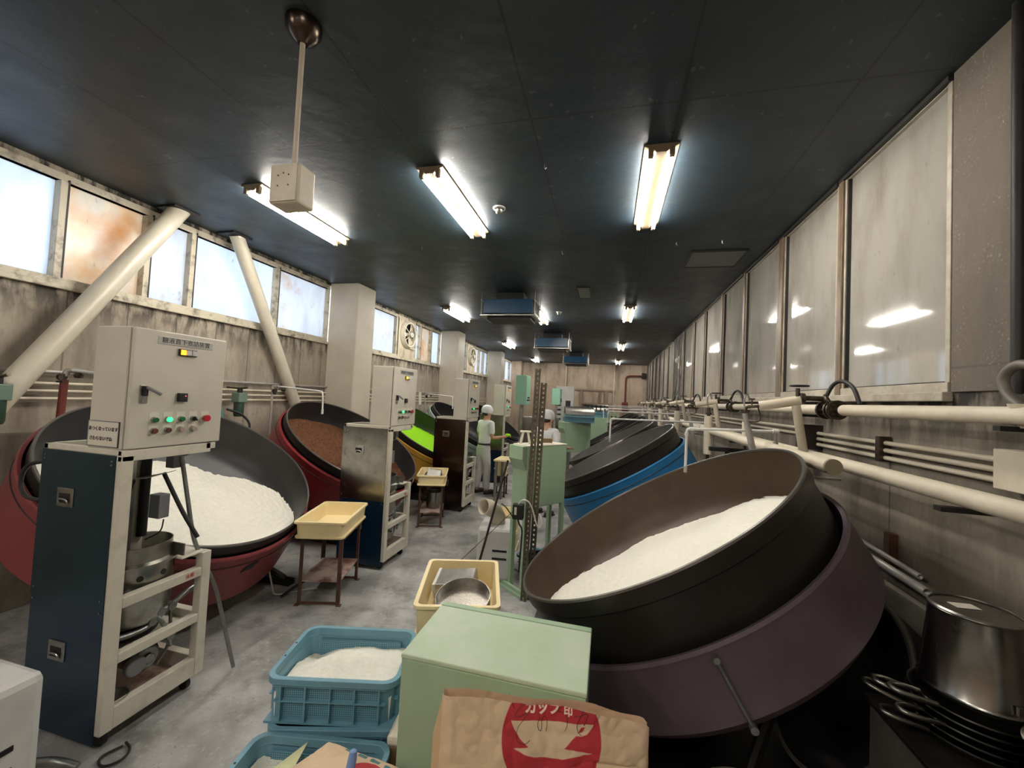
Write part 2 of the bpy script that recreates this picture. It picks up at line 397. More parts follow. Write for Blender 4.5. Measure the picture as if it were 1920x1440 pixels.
# ================================================================== ROOM
XL, XR, YB, YF, H = -4.7, 1.7, -3.0, 19.45, 3.71
SL, SR = 2.70, 2.04         # sill heights
MB().bx(XL-.3, XR+.3, YB, YF+.3, -.2, 0).build('floor', 'floor', kind='structure', smooth=False)
MB().bx(XL-.3, XR+.3, YB, YF+.3, H, H+.2).build('ceiling', 'ceiling', kind='structure', smooth=False)
MB().bx(XL-.3, XR+.3, YF, YF+.2, 0, H).build('wall_far', 'wall_f', kind='structure', smooth=False)
MB().bx(XL-.3, XR+.3, YB-.2, YB, 0, H).build('wall_back', 'wall_f', kind='structure', smooth=False)
b = MB(); b.bx(XL-.2, XL, YB, YF, 0, SL); b.bx(XL-.2, XL, YB, YF, 3.665, H); b.bx(XL-.2, XL, YB, .0, SL, 3.665)
b.build('wall_left', 'wall_l', kind='structure', smooth=False)
b = MB(); b.bx(XR, XR+.2, YB, YF, 0, SR); b.bx(XR, XR+.2, 10.35, 11.7, SR, H)
b.build('wall_right', 'wall_r', kind='structure', smooth=False)
b = MB(); b.bx(XR-.012, XR+.2, 1.0, 2.49, SR, H); b.bx(XR, XR+.2, YB, 1.0, SR, H)
b.build('wall_right_pier', 'pier', kind='structure', smooth=False)

# left clerestory windows, one bay at a time
def left_bay(idx, y0, y1, cuts, mats, fan=None, fans=()):
    w = struct('window_%d' % idx)
    fr = MB()
    fr.bx(XL-.10, XL+.025, y0, y1, SL, SL+.055); fr.bx(XL-.10, XL+.012, y0, y1, 3.60, 3.665)
    ys = [y0] + list(cuts) + [y1]
    for y in ys: fr.bx(XL-.09, XL+.02, max(y0, y-.028), min(y1, y+.028), SL+.05, 3.60)
    fr.build('window_frame', 'winframe', w, smooth=False, bevel=.004)
    MB().bx(XL-.01, XL+.045, y0, y1, SL-.045, SL).build('window_sill', 'winframe', w, smooth=False, bevel=.006)
    g = MB(); g.bx(XL-.05, XL+.003, y0, y1, 3.60, 3.625)
    for y in ys[1:-1]: g.bx(XL-.05, XL+.023, y+.022, y+.034, SL+.05, 3.62)
    g.build('window_gasket', 'gasket', w, smooth=False)
    for k in range(len(ys)-1):
        if fan == k: continue
        MB().bx(XL-.062, XL-.056, ys[k], ys[k+1], SL+.04, 3.62).build('window_pane', mats[k % len(mats)], w, smooth=False)
    return w
left_bay(1, .0, 5.78, (1.23, 2.37, 3.04, 3.49, 4.69), ('glass_l', 'glass_l', 'glass_rust', 'glass_rust2', 'glass_l', 'glass_rust2'))
left_bay(2, 6.36, 10.40, (6.95, 8.02, 8.88, 9.18, 9.80), ('glass_l', 'glass_rust2', 'glass_l', 'glass_l', 'glass_rust', 'glass_l'), fan=2)
left_bay(3, 10.95, 14.98, (11.7, 12.5, 13.35, 13.9, 14.4), ('glass_l', 'glass_l', 'glass_l', 'glass_rust2', 'glass_l', 'glass_l'), fan=2)
left_bay(4, 15.55, YF, (16.6, 17.6, 18.5), ('glass_l', 'glass_l', 'glass_l', 'glass_rust2'))
def fan(y0, y1, label):
    t = thing('exhaust_fan', label, 'fan', (XL, (y0+y1)/2, 0), 0, 'wall fans in the left windows')
    w = (y1-y0)
    MB().bx(-.09, .03, -w/2+.03, w/2-.03, SL+.0, 3.60).build('fan_board', 'fanboard', t, smooth=False, bevel=.004)
    zc = 3.26; R = w*.36
    T = Matrix.Translation((.03, 0, zc)) @ Matrix.Rotation(PI/2, 4, 'Y')
    MB().lathe([(R*1.12, 0), (R*1.12, .02), (R*1.04, .05), (R*.98, .10), (R*.92, .10), (R*.92, .0)], 40, T).build('fan_ring', 'white_paint', t)
    MB().lathe([(0, .008), (R*.92, .008)], 32, T).build('fan_opening', 'black', t)
    b = MB()
    for k in range(3):
        a = 2*PI*k/3 + .5
        pts = []
        for (rr, da, dz) in ((.2, -.35, .03), (.88, -.30, .02), (.9, .35, .06), (.2, .35, .05)):
            pts.append(T @ Vector((R*rr*math.cos(a+da), R*rr*math.sin(a+da), dz)))
        b.poly(pts, (.004, 0, 0))
    b.build('fan_blades', 'fanboard', t)
    b = MB(); b.cyl((.03, 0, zc), (.17, 0, zc), .055, seg=20); b.cyl((.17, 0, zc), (.19, 0, zc), .03)
    b.build('fan_motor', 'white_paint', t, bevel=.004)
    b = MB()
    for k in range(4):
        a = PI/4+k*PI/2; b.cyl((.13, 0, zc), (.05, R*1.05*math.cos(a), zc+R*1.05*math.sin(a)), .008, seg=8)
    b.tube([(.11, R*.9*math.cos(a), zc+R*.9*math.sin(a)) for a in [2*PI*k/28 for k in range(28)]], .005, 6, closed=True)
    b.build('fan_guard', 'white_paint', t)
    MB().tube([(.06, R*.2, zc-R), (.10, R*1.1, zc-R*1.1), (.09, R*1.5, zc-R*.4), (.05, R*1.5, zc+.2)], .012, 8).build('fan_cord', 'cable_w', t)
fan(8.05, 8.86, 'round exhaust fan on a stained board in the near left window row')
fan(12.53, 13.32, 'round exhaust fan on a stained board between the second and third left columns')

# right windows
def right_window(idx, y0, y1, mull_w, gm='glass_r', left_dark=True):
    w = struct('window_%d' % idx)
    f = MB(); f.bx(XR-.02, XR+.1, y0, y1, SR, SR+.05); f.bx(XR-.005, XR+.1, y0, y1, H-.035, H)
    f.bx(XR-.012, XR+.1, y0, y0+.03, SR+.05, H-.03); f.bx(XR-.012, XR+.1, y1-.03, y1, SR+.05, H-.03)
    f.build('window_frame', 'winframe_pale', w, smooth=False, bevel=.003)
    MB().bx(XR-.028, XR+.1, y1-.012, y1+mull_w, SR+.0, H).build('window_mullion', 'winframe_r', w, smooth=False, bevel=.004)
    g = MB(); g.bx(XR+.0, XR+.1, y0+.03, y1-.03, SR+.05, SR+.058); g.bx(XR-.004, XR+.1, y0+.03, y0+.038, SR+.05, H-.03)
    g.bx(XR-.004, XR+.1, y1-.038, y1-.03, SR+.05, H-.03); g.bx(XR-.03, XR+.08, y0, y1+mull_w, H-.03, H-.002)
    g.build('window_gasket', 'gasket', w, smooth=False)
    MB().bx(XR+.02, XR+.026, y0+.02, y1-.02, SR+.04, H-.02).build('window_pane', gm, w, smooth=False)
yy = 2.5; i = 5
for k, wd in enumerate((1.03, 1.10, 1.10, 1.08, 1.12, 1.04, 1.10)):
    mw = .10 if k % 2 else .05
    right_window(i, yy, yy+wd-mw+.0, mw); yy += wd+.02; i += 1
    if yy > 10.3: break
RW_END = yy
yy = 11.72
for k in range(7):
    right_window(i, yy, yy+.96, .14 if k % 2 else .08); yy += 1.10; i += 1
MB().bx(XR-.05, XR, 2.49, 19.4, SR-.05, SR).build('trim_1', 'winframe_pale', kind='structure', smooth=False, bevel=.006)
b = MB(); b.bx(XR+.3, XR+.5, YB, YF, 0, H); b.build('wall_outer', 'wall_r', kind='structure', smooth=False)

# columns
for k, (y, lab) in enumerate(((5.80, 'square cream column just beyond the second diagonal brace'), (10.43, 'square cream column behind the second control panel'),
                              (15.0, 'farthest square cream column of the left wall'))):
    b = MB(); b.bx(XL, XL+.55, y, y+.52, 0, H)
    o = b.build('column', 'column', smooth=False, bevel=.02); tag(o, lab, 'column', 'cream columns on the left wall')
o = MB().bx(XL, XL+.5, 18.9, YF, 0, H).build('column', 'wall_f', smooth=False, bevel=.01); tag(o, 'pinkish concrete pier in the far left corner', 'column')
# diagonal braces
def brace(p0, p1, r, label):
    p0 = Vector(p0); p1 = Vector(p1)
    t = thing('diagonal_brace', label, 'brace', (0, 0, 0), 0, 'diagonal tube braces')
    MB().cyl(p0, p1, r, seg=32).build('tube', 'brace', t)
    d = (p0-p1).normalized()
    MB().bx(p0.x-.15, p0.x+.1, p0.y-.13, p0.y+.13, H-.02, H).build('top_plate', 'dark_steel', t, smooth=False)
brace((-4.47, 3.17, 3.72), (-4.47, 1.28, .45), .085, 'cream diagonal tube brace leaning down toward the viewer at left')
brace((-4.47, 3.82, 3.71), (-4.60, 5.40, 1.05), .078, 'cream diagonal tube brace leaning down beside the first column')

# ================================================================== CEILING FITTINGS
def light_proto():
    t = thing('ceiling_light', '', 'light', (0, 0, H), 0, 'twin tube ceiling lights')
    prof = [(-.115, 0), (-.115, -.012), (-.05, -.035), (-.035, -.058), (.035, -.058), (.05, -.035), (.115, -.012), (.115, 0)]
    MB().poly([(x, 0, z) for x, z in prof], (0, 1.25, 0)).build('lamp_body', 'lampbody', t, smooth=False)
    for sx in (-1, 1):
        tb = MB().cyl((sx*.07, .035, -.062), (sx*.07, 1.215, -.062), .0155, seg=14).build('lamp_tube', 'tube', t)
        for y in (.0, 1.215):
            MB().bx(sx*.07-.018, sx*.07+.018, y, y+.035, -.085, -.02).build('lamp_socket', 'lampbody', t, smooth=False, bevel=.006)
    return t
LP = light_proto()
spots = [((-3.20, 2.84), 'leftmost twin tube light, partly behind the hanging socket box'), ((-1.46, 2.84), 'twin tube light in the middle of the near row'),
         ((.29, 2.84), 'twin tube light nearest the right windows, dirty reflector'),
         ((-3.33, 7.55), 'second twin tube light in the left line of lights'), ((-1.52, 7.85), 'twin tube light half hidden behind the nearest blue air unit'),
         ((.32, 7.54), 'second twin tube light in the right line of lights'),
         ((-3.35, 12.3), 'third twin tube light in the left line of lights'), ((.33, 12.3), 'third twin tube light in the right line of lights'),
         ((-3.33, 17.2), 'farthest twin tube light in the left line of lights'), ((.34, 17.2), 'farthest twin tube light in the right line of lights'),
         ((-3.2, -1.8), 'unseen twin tube light added behind the viewer, left'), ((-1.46, -1.8), 'unseen twin tube light added behind the viewer, middle'), ((.29, -1.8), 'unseen twin tube light added behind the viewer, right')]  # unseen row at the same spacing, added to fill the near surfaces
for k, ((x, y), lab) in enumerate(spots):
    if k == 0: LP.location = (x, y, H); LP['label'] = lab
    else: place(LP, (x, y, H), lab)

# hanging socket box
t = thing('pendant_socket_box', 'cream socket box hanging on a pole from a dome ceiling rose', 'socket box', (-1.55, 1.60, 0))
MB().lathe([(0, H), (.085, H), (.083, H-.03), (.06, H-.07), (.025, H-.10), (0, H-.10)], 28).build('ceiling_rose', 'steel_dark', t)
MB().cyl((0, 0, H-.09), (0, 0, 2.97), .0125, seg=12).build('hanging_pole', 'pipe_cream', t)
b = MB(); b.box((0, 0, 2.875), (.165, .11, .195)); bx_ = b.build('socket_housing', 'pipe_cream', t, smooth=False, bevel=.012)
MB().box((0, -.057, 2.875), (.15, .006, .18)).build('socket_cover', 'pipe_cream', bx_, smooth=False, bevel=.004)
b = MB()
for x, z in ((-.03, 2.91), (0, 2.92), (.03, 2.91), (-.03, 2.86), (.03, 2.86)): b.cyl((x, -.062, z), (x, -.058, z), .004, seg=8)
b.build('screw', 'brass', bx_)

# ceiling detectors and hooks
def detector(x, y, lab):
    t = thing('smoke_detector', lab, 'detector', (x, y, H))
    MB().lathe([(0, 0), (.05, 0), (.05, -.015), (.035, -.022), (.03, -.045), (.018, -.055), (0, -.055)], 24).build('housing', 'alu', t)
    MB().lathe([(.062, 0), (.062, -.006), (.05, -.008), (.05, 0)], 24).build('base_ring', 'white_plastic', t)
detector(-1.09, 3.59, 'round ceiling detector right of the middle near light')
detector(-1.06, 8.1, 'small round ceiling detector beyond the nearest blue air unit')
for k, (x, y, lab) in enumerate(((-.55, 2.95, 'small ceiling hook above the middle seam'), (-.62, 4.75, 'small ceiling hook nearer the middle of the ceiling'), (.66, 4.62, 'small ceiling hook left of the square hatch'), (1.12, 4.62, 'small ceiling hook just over the square hatch'), (-2.3, 4.4, 'small ceiling hook between left and middle lights'))):
    o = MB().tube([(x, y, H), (x, y, H-.03), (x+.008, y, H-.042), (x+.016, y, H-.03)], .003, 6).build('ceiling_hook', 'alu'); tag(o, lab, 'hook')
def hatch(x0, x1, y0, y1, lab, m='alu'):
    t = thing('ceiling_hatch', lab, 'hatch', ((x0+x1)/2, (y0+y1)/2, H)); a = (x1-x0)/2; c = (y1-y0)/2
    MB().bx(-a, a, -c, c, -.012, 0).build('panel', m, t, smooth=False, bevel=.003)
    b = MB()
    for s in (-1, 1): b.bx(s*a-.008, s*a+.008, -c, c, -.018, 0); b.bx(-a, a, s*c-.008, s*c+.008, -.018, 0)
    b.build('trim_frame', 'dark_steel', t, smooth=False)
hatch(.88, 1.47, 4.92, 5.47, 'square grey hatch in the ceiling toward the right windows', mat('grey_hatch', (92, 96, 92), .5))
hatch(-.56, -.36, 6.3, 6.96, 'small pale grey ceiling hatch beyond the middle', mat('pale_hatch', (120, 124, 122), .5))

# blue air units
def air_unit(x, y, w, lab):
    t = thing('air_unit', lab, 'air conditioner', (x, y, 0), 0, 'blue ceiling air units')
    z0, z1 = 3.33, 3.57; d = .55
    MB().bx(-w/2, w/2, 0, d, z0, z1).build('casing', 'ac_blue', t, smooth=False, bevel=.008)
    MB().bx(-w/2-.05, w/2+.05, -.04, d+.04, z0-.05, z0-.028).build('drip_tray', 'alu', t, smooth=False, bevel=.004)
    MB().bx(-w/2+.06, w/2-.04, .06, d-.06, z0-.10, z0-.05).build('outlet_grille', 'dark_steel', t, smooth=False)
    MB().bx(w/2+.002, w/2+.03, .03, d-.03, z0+.02, z1-.02).build('end_cover', 'steel', t, smooth=False, bevel=.004)
    MB().bx(-w*.28, w*.28, .12, d-.1, z1, H).build('shadow_block', 'black', t, smooth=False)  # black block standing in for the shadow between casing and ceiling
    b = MB()
    for sx in (-1, 1):
        for yy_ in (0, d): b.cyl((sx*(w/2+.035), yy_, z0-.04), (sx*(w/2+.035), yy_, H), .006, seg=8)
        b.cyl((sx*(w/2+.035), -.04, z1-.02), (sx*(w/2+.035), d+.02, z1-.02), .008, seg=8)
    b.build('hanger_rods', 'alu', t)
air_unit(-1.72, 6.45, .86, 'blue ceiling air unit nearest the viewer')
air_unit(-1.55, 10.6, .86, 'blue ceiling air unit with a shiny end, middle of three')
air_unit(-1.25, 14.9, .86, 'blue ceiling air unit farthest away against the end wall')

# ================================================================== KETTLES (tilted rotating pans)
PAN_PROF = [(.935, 0), (.93, .22), (.895, .34), (.80, .42), (.55, .48), (.25, .51), (0, .52)]
def pan_depth(r, s=1.):
    r = abs(r)/s
    P = PAN_PROF
    for (r0, d0), (r1, d1) in zip(P, P[1:]):
        if r <= r0 and r >= r1: return (d0 + (d1-d0)*(r0-r)/(r0-r1+1e-9))*s
    return 0 if r > .93 else .52*s
def kettle(loc, side, R, tilt, drum_m, pan_m, label, gap, dlen, group, seam_=True, out_m='pan_out'):
    """side -1: leans toward -X (right row); +1 leans toward +X (left row)"""
    s = R/.95
    t = thing('coating_pan', label, 'rotating pan', (loc[0], loc[1], 0), 0, group)
    T = Matrix.Translation((0, 0, loc[2])) @ Matrix.Rotation(side*tilt, 4, 'Y')
    # inner + outer shell
    prof = [(r*s, -d*s) for r, d in reversed(PAN_PROF)]
    prof += [(.938*s, .006), (.95*s, .006), (.952*s, -.075*s), (.94*s, -.085*s), (.93*s, -.34*s), (.80*s, -.46*s), (.5*s, -.53*s), (0, -.55*s)]
    inner = prof[:7]
    MB().lathe(inner, 96, T).build('pan_interior', pan_m, t)
    MB().lathe(prof[6:], 96, T).build('pan_shell', out_m, t)
    MB().lathe([(.933*s, .0), (.9355*s, .010), (.950*s, .010), (.9535*s, .0)], 96, T).build('pan_rim', 'pan_rim', t)
    g0, g1 = gap, gap+dlen
    MB().lathe([(.965*s, -g0-.1), (.965*s, -g0), (.985*s, -g0+.004), (.992*s, -g0-.012), (.985*s, -g0-.03), (.985*s, -g1), (.93*s, -g1-.06), (.62*s, -g1-.26), (.40*s, -g1-.27)], 96, T).build('drum', drum_m, t)
    if seam_: MB().lathe([(.986*s, -g0-.085), (.990*s, -g0-.09), (.986*s, -g0-.095)], 96, T).build('drum_seam', 'dark_steel', t)
    # bearing, gearbox, stand
    b = MB(); b.cyl(T @ Vector((0, 0, -g1-.2)), T @ Vector((0, 0, -g1-.42)), .16, seg=24)
    b.build('bearing', 'dark_steel', t, bevel=.01)
    for sy in (-1, 1):
        for sx in (-1, 1):
            MB().tube([T @ Vector((sx*.30, sy*.42, -g1-.20)), Vector((sx*.42, sy*.6, .05))], .03, 8).build('stand_leg', 'dark_steel', t)
        MB().bx(-.5, .5, sy*.6-.04, sy*.6+.04, 0, .05).build('stand_foot', 'dark_steel', t)
    p = T @ Vector((0, 0, -g1-.35))
    MB().bx(-.18 - side*.22, .18 - side*.22, -.2, .2, 0, .22).build('gearbox', 'dark_steel', t, smooth=False, bevel=.02)
    return t, T
def load(loc, side, R, tilt, plane, m, label, cat='sugar', amp=.006, name='sugar_heap', noise_f=9.):
    """content of a pan: surface plane depth d0 + a*u + b*v below the rim, u toward the low side"""
    s = R/.95; d0, a, bb = plane
    T = Matrix.Translation(loc) @ Matrix.Rotation(side*tilt, 4, 'Y')
    from mathutils import noise as mn
    b = MB(); nr, na = 150, 240; keep = {}; hid = set()
    def f(i, j):
        r = .930*s*i/(nr-1); ph = 2*PI*j/na; u = side*r*math.cos(ph); v = r*math.sin(ph)
        x = r*math.cos(ph)
        D = pan_depth(r, s) + .004
        P = d0 + a*u + bb*v + .05*(u*u*0+v*v)*.0 - .03*mn.noise(Vector((u*2.2, v*2.2, 3.1))) - amp*mn.noise(Vector((u*noise_f*3, v*noise_f*3, 1.)))
        edge = max(0, 1-abs(D-P)/.05)
        P += edge*.006*mn.noise(Vector((u*22, v*22, 5.)))
        if r < .90*s: keep[(round(r, 5), j)] = P < D
        q = T @ Vector((x, r*math.sin(ph), -min(P, D))); 
        if P >= D + .02 or i == nr-1: hid.add(tuple(round(c_, 4) for c_ in q))
        return q
    b.grid(lambda i, j: f(i, j) if i else T @ Vector((0, 0, f(0, 0).z*0 - min(d0, .52*s))), nr, na, wrap=True)
    bmesh.ops.remove_doubles(b.bm, verts=b.bm.verts, dist=1e-5)
    # drop faces that only lie under the steel
    Ti = T.inverted(); kill = []
    for fc in b.bm.faces:
        c = Ti @ fc.calc_center_median(); r = math.hypot(c.x, c.y)
        hh = sum(tuple(round(c_, 4) for c_ in v.co) in hid for v in fc.verts)
        if hh >= 2: kill.append(fc)
    bmesh.ops.delete(b.bm, geom=kill, context='FACES')
    o = b.build(name, m); tag(o, label, cat, kind='stuff'); return o
T31, T32 = rad(31), rad(32)
KL = 'pans along the left wall'; KR = 'pans along the right wall'
kettle((-3.395, 2.70, 1.19), 1, .95, T32, 'drum_red', 'pan_in_dark', 'nearest left coating pan, dull red drum, full of white sugar crystals', .085, .46, KL)
load((-3.395, 2.70, 1.19), 1, .95, T32, (.285, -.22, .14), 'sugar', 'white sugar crystals tumbling in the nearest red pan at left', amp=.010, noise_f=10)
kettle((-3.42, 4.94, 1.195), 1, .95, T32, 'drum_red2', 'pan_in_dark', 'second left coating pan, crimson drum, holding brown sugar', .10, .46, KL)
load((-3.42, 4.94, 1.195), 1, .95, T32, (.22, -.06, .10), 'sugar_brown', 'coarse brown sugar in the second left pan', amp=.016, noise_f=11)
kettle((-3.42, 7.2, 1.19), 1, .95, T32, 'drum_yellow', mat('green_tinted_pan', (48, 62, 40), .42, .3), 'yellow ochre drummed coating pan holding lime green sugar', .10, .46, KL)
load((-3.42, 7.2, 1.19), 1, .95, T32, (.22, -.08, .10), 'sugar_lime', 'lime green sugar in the yellow drummed pan')
kettle((-3.42, 9.4, 1.2), 1, .95, T32, 'drum_mint', 'pan_in_dark', 'pale mint drummed coating pan behind the third control machine', .10, .46, KL)
kettle((-3.42, 11.9, 1.2), 1, .95, T32, 'drum_grey', 'pan_in_dark', 'dark coating pan at the far end of the left wall', .10, .46, KL)
kettle((.295, 2.84, 1.16), -1, .95, T31, 'drum_purple', 'pan_in_brown', 'nearest right coating pan, dull purple drum, brown inside, heaped with white sugar', .30, .31, KR, seam_=False)
load((.295, 2.84, 1.16), -1, .95, T31, (.262, -.01, .17), 'sugar', 'smooth heap of white sugar in the purple drummed pan')
kettle((.075, 5.43, 1.235), -1, .85, rad(30), 'drum_blue', 'pan_in_grey', 'bright blue drummed coating pan, empty, black band below its rim', .20, .5, KR)
kettle((.08, 7.55, 1.21), -1, .86, rad(30), 'drum_grey', 'pan_in_grey', 'grey coating pan directly behind the blue one', .2, .45, KR)
kettle((.08, 9.72, 1.2), -1, .86, rad(30), 'drum_grey', 'pan_in_dark', 'dark coating pan, fourth along the right wall', .2, .45, KR)
kettle((.08, 12.0, 1.2), -1, .86, rad(30), 'drum_grey', 'pan_in_dark', 'dark coating pan, fifth along the right wall', .2, .45, KR)
kettle((.08, 14.1, 1.2), -1, .86, rad(30), 'drum_grey', 'pan_in_dark', 'farthest dark coating pan along the right wall', .2, .45, KR)

def drum_slot():
    T = Matrix.Translation((-3.395, 2.70, 1.19)) @ Matrix.Rotation(T32, 4, 'Y')
    par = [o for o in bpy.data.objects if o.name == 'coating_pan'][0]
    b = MB(); R_ = .988; q = [(-9, -.26), (-7, -.21), (-2, -.19), (-4, -.25)]
    pts = [T @ Vector((R_*math.cos(rad(a)), R_*math.sin(rad(a)), d)) - Vector((-3.395, 2.70, 0)) for a, d in q]
    b.poly(pts, Vector((.004, 0, -.002))); b.build('drum_vent', 'black', par, smooth=False)
drum_slot()
# ================================================================== SYRUP MACHINES
def machine_proto():
    """origin: floor, near aisle corner. x runs to -0.58 (toward the pans), y to +0.53"""
    t = thing('syrup_machine', '', 'machine', (0, 0, 0), 0, 'syrup machines beside the left pans')
    cf = 'cream_frame'
    for (x, y, zt) in ((-.028, .028, 1.50), (-.028, .50, .84), (-.55, .028, 1.50), (-.55, .50, .84)):
        MB().bx(x-.028, x+.028, y-.028, y+.028, .09, zt).build('post', cf, t, smooth=False, bevel=.004)
    for z0, z1 in ((.09, .20), (.42, .47), (.70, .755)):
        rl = MB().bx(-.05, -.002, .056, .472, z0, z1).build('front_rail', cf, t, smooth=False, bevel=.004)
    me = text_mesh('注意', .026, frame3((.0005, .40, .728), (0, 1, 0), (0, 0, 1), (1, 0, 0)))
    wrap('label_lettering', me, 'red_ink', rl, smooth=False)
    for z0, z1 in ((.09, .2), (.42, .47), (.80, .84)):
        MB().bx(-.56, -.02, .478, .524, z0, z1).build('side_rail', cf, t, smooth=False, bevel=.004)
        MB().bx(-.572, -.53, .05, .48, z0, z1).build('rear_rail', cf, t, smooth=False, bevel=.004)
    MB().bx(-.56, -.02, .01, .05, .09, .2).build('side_rail', cf, t, smooth=False, bevel=.004)
    b = MB(); b.bx(-.03, 0, 0, .47, 1.47, 1.528); b.bx(-.58, -.005, .0, .035, 1.50, 1.53); b.bx(-.58, -.55, .0, .30, 1.50, 1.53)
    b.poly([(-.58, .30, 1.50), (-.58, .33, 1.50), (-.28, .50, 1.50), (-.28, .47, 1.50)], (0, 0, .03))
    b.bx(-.30, 0, .44, .50, 1.49, 1.528)
    b.build('top_frame', cf, t, smooth=False, bevel=.003)
    MB().bx(-.2, -.02, .36, .5, .838, .846).build('corner_shelf', cf, t, smooth=False)
    for x in (-.07, -.5):
        for y in (.05, .47):
            c = MB(); c.cyl((x, y-.014, .035), (x, y+.014, .035), .035, seg=18); c.bx(x-.018, x+.018, y-.022, y+.022, .05, .09)
            c.build('caster', 'black', t, bevel=.003)
    # near side panels
    up = MB().bx(-.58, -.035, -.006, .0, .72, 1.50).build('upper_panel', 'steel', t, smooth=False, bevel=.002)
    lo = MB().bx(-.575, -.035, -.004, .0, .04, .725).build('lower_panel', 'navy', t, smooth=False, bevel=.002)
    for par, x, z, y in ((up, -.37, 1.255, -.006), (lo, -.34, .46, -.004)):
        h = MB(); h.bx(x-.06, x+.06, y-.006, y, z-.05, z+.05)
        hp = h.build('handle_plate', 'alu', par, smooth=False, bevel=.004)
        MB().bx(x-.040, x+.040, y-.0075, y-.0055, z-.030, z+.022).build('handle_recess', 'dark_steel', hp, smooth=False, bevel=.006)
        MB().tube([(x-.034, y-.010, z-.026), (x-.030, y-.016, z-.006), (x+.030, y-.016, z-.006), (x+.034, y-.010, z-.026)], .005, 8).build('handle_pull', 'alu', hp)
    b = MB()
    for x in (-.555, -.06):
        for z in (1.47, 1.45, .76, .70): b.cyl((x, -.009, z), (x, -.005, z), .005, seg=8)
    b.build('screws', 'alu', t)
    # pot
    px, py = -.24, .255
    T = Matrix.Translation((px, py, 0))
    MB().lathe([(0, .52), (.17, .52), (.18, .54), (.182, .845), (.205, .85), (.205, .862), (.172, .87), (.170, .955), (.165, .955), (.163, .60), (0, .60)], 48, T).build('pot', 'alu', t)
    b = MB()
    for k in range(10):
        a = 2*PI*k/10 + .2; d = Vector((math.cos(a), math.sin(a), 0)); c = Vector((px, py, .79)) + d*.1825
        b.cyl(c - d*.004, c + d*.002, .016, seg=14)
    b.build('pot_holes', 'black', t)
    MB().bx(px+.10, px+.22, py+.11, py+.118, .86, .93).build('pot_bracket', 'alu', t, smooth=False)
    # column, motor, flap, boxes above the pot
    b = MB(); b.bx(px-.13, px-.07, py+.02, py+.08, .50, 1.50); b.build('inner_column', 'cream_frame', t, smooth=False)
    b = MB(); b.cyl((px-.05, py+.06, .96), (px-.05, py+.06, 1.48), .025, seg=14); b.build('stirrer_shaft', 'dark_steel', t)
    b = MB(); b.cyl((px-.20, py-.04, 1.10), (px-.07, py-.04, 1.10), .05, seg=20); b.build('pump_motor', 'blue_motor', t, bevel=.006)
    MB().bx(px+.02, px+.10, py+.04, py+.10, 1.08, 1.22).build('junction_box', 'grey_plastic', t, smooth=False, bevel=.004)
    MB().poly([(px-.12, py, 1.30), (px+.08, py-.03, 1.33), (px+.13, py+.10, 1.36), (px-.08, py+.10, 1.30)], (0, 0, .004)).build('splash_flap', 'alu', t, smooth=False)
    MB().bx(px+.04, px+.10, py+.10, py+.16, 1.37, 1.45).build('valve_block', 'grey_plastic', t, smooth=False, bevel=.004)
    b = MB(); b.tube([(px-.06, py, 1.3), (px-.09, py-.02, 1.15), (px-.13, py-.06, 1.0), (px-.15, py-.08, .9)], .012, 8); b.build('hose', 'cable', t)
    b = MB(); b.tube([(px+.06, py+.1, 1.06), (px+.05, py+.1, .98), (px-.02, py+.06, .94)], .004, 6); b.build('hose', 'cable', t)
    b = MB(); b.tube([(px+.1, py+.2, 1.49), (px+.12, py+.18, 1.455), (px+.14, py+.12, 1.45), (px+.15, py+.08, 1.49)], .009, 8)
    b.build('hose', 'cable', t)
    # burner tray, lower pump and pipes
    MB().lathe([(0, .44), (.13, .44), (.15, .49), (.14, .49), (.12, .455), (0, .455)], 28, T).build('burner', 'dark_steel', t)
    MB().bx(-.55, -.03, .02, .50, .405, .42).build('middle_shelf', cf, t, smooth=False)
    MB().bx(-.55, -.03, .02, .50, .095, .11).build('bottom_shelf', 'rust_tray', t, smooth=False)
    b = MB(); b.cyl((-.36, .27, .30), (-.14, .27, .30), .075, seg=24); b.cyl((-.14, .27, .30), (-.10, .27, .30), .085, .06, seg=24); b.cyl((-.10, .27, .30), (-.08, .27, .30), .028, seg=14)
    b.build('pump', 'galv', t, bevel=.006)
    b = MB(); b.cyl((-.11, .20, .30), (-.075, .20, .30), .05, seg=20); b.build('pump_cap', 'grey_plastic', t, bevel=.006)
    b = MB(); b.tube([(-.10, .10, .50), (-.08, .20, .49), (-.08, .26, .50), (-.08, .27, .55), (-.08, .36, .56), (-.08, .44, .60), (-.08, .50, .61)], .016, 10)
    b.tube([(-.08, .27, .55), (-.05, .30, .5), (-.05, .34, .40), (-.06, .36, .33)], .012, 8)
    b.tube([(-.16, .42, .50), (-.12, .40, .40), (-.10, .38, .30), (-.12, .33, .22)], .009, 8)
    for p in ((-.08, .26, .52), (-.08, .36, .56), (-.05, .34, .40), (-.08, .30, .55)): b.cyl((p[0]-.02, p[1], p[2]), (p[0]+.02, p[1], p[2]), .024, seg=12)
    b.build('gas_pipes', 'galv', t)
    MB().lathe([(0, .115), (.06, .115), (.075, .2), (.07, .2), (.055, .125), (0, .125)], 24, Matrix.Translation((-.10, .10, 0))).build('drip_can', 'alu', t)
    return t
MP = machine_proto()
machines = [((-2.42, 1.53, 0), 'nearest cream framed syrup machine with open front and aluminium pot'),
            ((-2.25, 3.85, 0), 'second syrup machine with shiny steel side, behind the near rusty stand'),
            ((-2.22, 6.17, 0), 'third syrup machine with dark mirrored side, before the standing worker'),
            ((-2.22, 8.55, 0), 'fourth syrup machine beyond the standing worker')]
